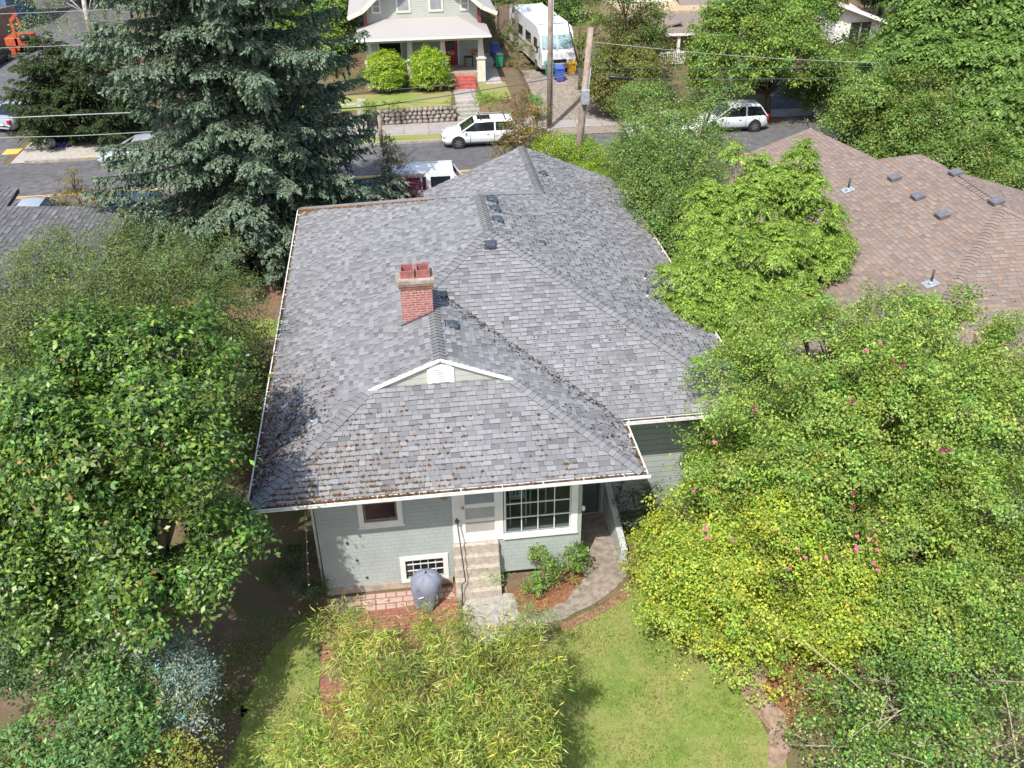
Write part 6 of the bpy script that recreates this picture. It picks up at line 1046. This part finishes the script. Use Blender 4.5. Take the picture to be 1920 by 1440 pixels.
fz = pt(1245, 122)[2]; mb = MB(); mb.box(e0[0]-.2, Yp+.2, hgt(26, 51)-.3, e1[0]+2, Yp+3.2, fz-.05); mb.build('porch_floor', MATS['porch_boards'], ph); mb = MB(); mb.box(e0[0]-2.5, Yp+3.0, 1, e1[0]+3, Yp+10, e0[2]+.9); mb.build('wall', mat('ochre_wall', (.42, .33, .20), .8, .1, 3), ph)
c_ = pt(1273, 90); mb = MB(); mb.box(c_[0]-.09, Yp+.1, fz-.05, c_[0]+.09, Yp+.28, e0[2]-.1); mb.build('porch_column', M_white, ph); ra = pt(1238, 100); rb_ = pt(1285, 100); mb = MB(); mb.box(ra[0], Yp+.0, ra[2]-.04, rb_[0], Yp+.08, ra[2]+.06); mb.box(ra[0], Yp+.0, fz+.05, rb_[0], Yp+.08, fz+.13)
n_ = 13
for i in range(n_+1): x = ra[0]+(rb_[0]-ra[0])*i/n_; mb.box(x-.035, Yp+.01, fz+.13, x+.035, Yp+.07, ra[2]-.04)
mb.build('railing', M_white, ph); u0 = pt(1280, 26, Yp+4); mb = MB(); mb.poly([u0, u0+[5, 0, 0], u0+[5, 4, 2.2], u0+[0, 4, 2.2]], .15); mb.build('upper_roof', M_rb, ph); mb = MB(); mb.box(u0[0]-3.4, Yp+6.5, u0[2]-2, u0[0]-.1, Yp+9, u0[2]+3); mb.build('dormer_wall', M_white, ph)
wh = thing('white_house', 'small white house with a wide window and red roof edge at the top right', 'house', (37, 56, 1.3)); Yh = 52.; pt = lambda px, py, y=Yh: P(px, py, 1, y); a_ = pt(1562, 78); b_ = pt(1645, 76); mb = MB(); wz = 1.0; tz = pt(1572, 12)[2]; mb.box(a_[0], Yh, wz, b_[0], Yh+8, tz-1.2); mb.add([(a_[0], Yh, tz-1.2), (b_[0], Yh, tz-1.2), (a_[0]+.8, Yh, tz+.2)], [(0, 1, 2)]); mb.build('wall', M_white, wh)
w0, w1, w2, w3 = pt(1590, 74), pt(1627, 74), pt(1590, 42), pt(1627, 42)
for u, v in ((w0[0], (w0[0]+w1[0])/2-.06), ((w0[0]+w1[0])/2+.06, w1[0])):
    mb = MB(); mb.box(u-.08, Yh-.06, w0[2]-.1, v+.08, Yh-.01, w2[2]+.1); w_ = mb.build('window', M_trim2, wh); mb = MB(); mb.box(u, Yh-.09, w0[2], v, Yh-.062, w2[2]); mb.build('pane', M_darkglass, w_)
mb = MB(); q = pt(1560, 2); q2 = pt(1600, 16); q3 = pt(1660, 40); mb.add([q+[0, -.6, .1], q2+[0, -.6, .1], q3+[0, -.6, .1], q3+[0, 9, .1], q2+[0, 9, .1], q+[0, 9, .1]], [(0, 1, 4, 5), (1, 2, 3, 4)]); mb.bar(q+[0, -.62, 0], q3+[0, -.62, 0], .08, .25, mi=1); mb.build('roof', [mat('red_tile_edge', (.30, .12, .07), .8, .2, 8), M_white], wh)
# the wood beyond, tree by tree
far = [(-25, 85, 8, 4.5), (-14, 80, 9, 5), (-5, 78, 8, 4.5), (1, 62, 6.5, 2.6), (-2, 60, 7, 3.2), (-6, 58, 6, 3), (12, 74, 7, 4), (20, 72, 7, 4), (27, 82, 8, 5), (36, 84, 9, 5), (46, 88, 9, 5), (55, 80, 9, 5), (60, 66, 9, 5), (52, 52, 8, 4), (46, 44, 7, 3.5), (60, 50, 9, 5), (68, 72, 10, 5), (40, 34, 7, 3.6), (48, 30, 8, 4.5), (38, 18, 7, 4), (44, 10, 7, 4), (56, 38, 9, 5), (33, 40, 4.5, 2.4), (75, 88, 10, 6), (14, 90, 8, 5), (-34, 100, 9, 6), (2, 95, 9, 6), (66, 95, 10, 6), (17.5, 62, 5, 2.6), (-1.5, 50.5, 4, 2.0), (0.2, 54, 5, 2.4)]
kinds = [('mid green', ((.12, .20, .04), (.17, .26, .05), (.07, .12, .025))), ('dark green', DG), ('bright green', ((.18, .29, .05), (.24, .35, .06), (.11, .18, .03)))]
for i, (x, y, h, r) in enumerate(far):
    kd, cols = kinds[i % 3]; lob = [(np.array([x, y, h-r*.8]), np.array([r*.75, r*.75, r*.7]))]
    for k_ in range(4): an = k_*1.57+i; lob.append((np.array([x+cos(an)*r*.5, y+sin(an)*r*.5, h-r*1.15-rng.uniform(0, .8)]), np.array([r*.55, r*.55, r*.55])))
    tree('broadleaf_tree', '%s background tree %s' % (kd, 'beyond the left side of the street' if x < 0 else ('behind the houses opposite' if x < 30 else 'in the wood at the far right')), 'tree', None, base=(x, y, float(hgt(x, y))), lobes=lob, dens=2.6, cr=.75, per=30, size=.26, aspect=.5, cols=cols, wts=(4, 3, 2), r0=.2, ntw=2, tw=.03, group='%s background trees %s' % (kd, 'left' if x < 0 else ('middle' if x < 30 else 'right')))
# low details in the garden
n = 110000; x = rng.uniform(-3.5, 12.5, n); y = rng.uniform(-9, .6, n); inl = ((x > 5.2) & (y < -.75+.32*(x-6.2)) & (x < 11.0) & (y > -9)) | ((x < 1.1) & (x > -1.2) & (y < .5)); x = x[inl]; y = y[inl]; n = len(x); A = unit(np.stack([rng.normal(0, .6, n), rng.normal(0, .6, n), np.ones(n)], 1)); N = unit(np.cross(A, rng.normal(0, 1, (n, 3)))); L_ = rng.uniform(.03, .085, n)*(1+.35*np.sin(x*2.1+y*1.3)*np.sin(y*2.7-x))
o = quads('grass', leafV(np.stack([x, y, .012+L_*.4], 1), A, N, L_, L_*.22), palette(n, ((.22, .32, .07), (.31, .38, .09), (.46, .42, .20), (.13, .22, .04)), (4, 3, 1.2, 1.5)), M_leaf); tag(o, 'short sunlit green lawn grass in the back garden', 'grass', kind='stuff')
n = 420; q = np.stack([rng.uniform(5.5, 11, n), rng.uniform(-7, -.8, n), np.full(n, .03)], 1); N = unit(np.array([0, 0, 1.])+rng.normal(0, .3, (n, 3))); A = unit(np.cross(N, rng.normal(0, 1, (n, 3)))); o = quads('fallen_leaves', leafV(q, A, N, rng.uniform(.04, .09, n), rng.uniform(.012, .03, n)), palette(n, ((.45, .36, .18), (.30, .20, .10), (.50, .46, .34)), (2, 1, 1)), M_petal); tag(o, 'scattered dry leaves lying on the lawn', 'leaves', kind='stuff')
tree('garden_bed_plants', 'small flowering plants in the soil bed left of the grey house', 'plant', [(490, 660, .3, 10), (478, 690, .3, 12), (505, 680, .2, 8), (485, 640, .2, 7), (470, 720, .3, 10)], dens=60, cr=.14, per=10, size=.07, aspect=.5, cols=((.12, .20, .05), (.45, .18, .03), (.18, .24, .06)), wts=(3, .6, 2), r0=.015, cutz=.02)
for yy, x0_, x1_ in ((11.2, -2.5, -.5), (14.35, -2.4, -.5)): mb = MB(); mb.box(x0_, yy-.05, 0, x1_, yy+.05, .18); tag(mb.build('timber_edging', M_pole, None, origin=((x0_+x1_)/2, yy, 0)), 'timber edging board at the %s end of the soil bed' % ('near' if yy < 12 else 'far'), 'edging')
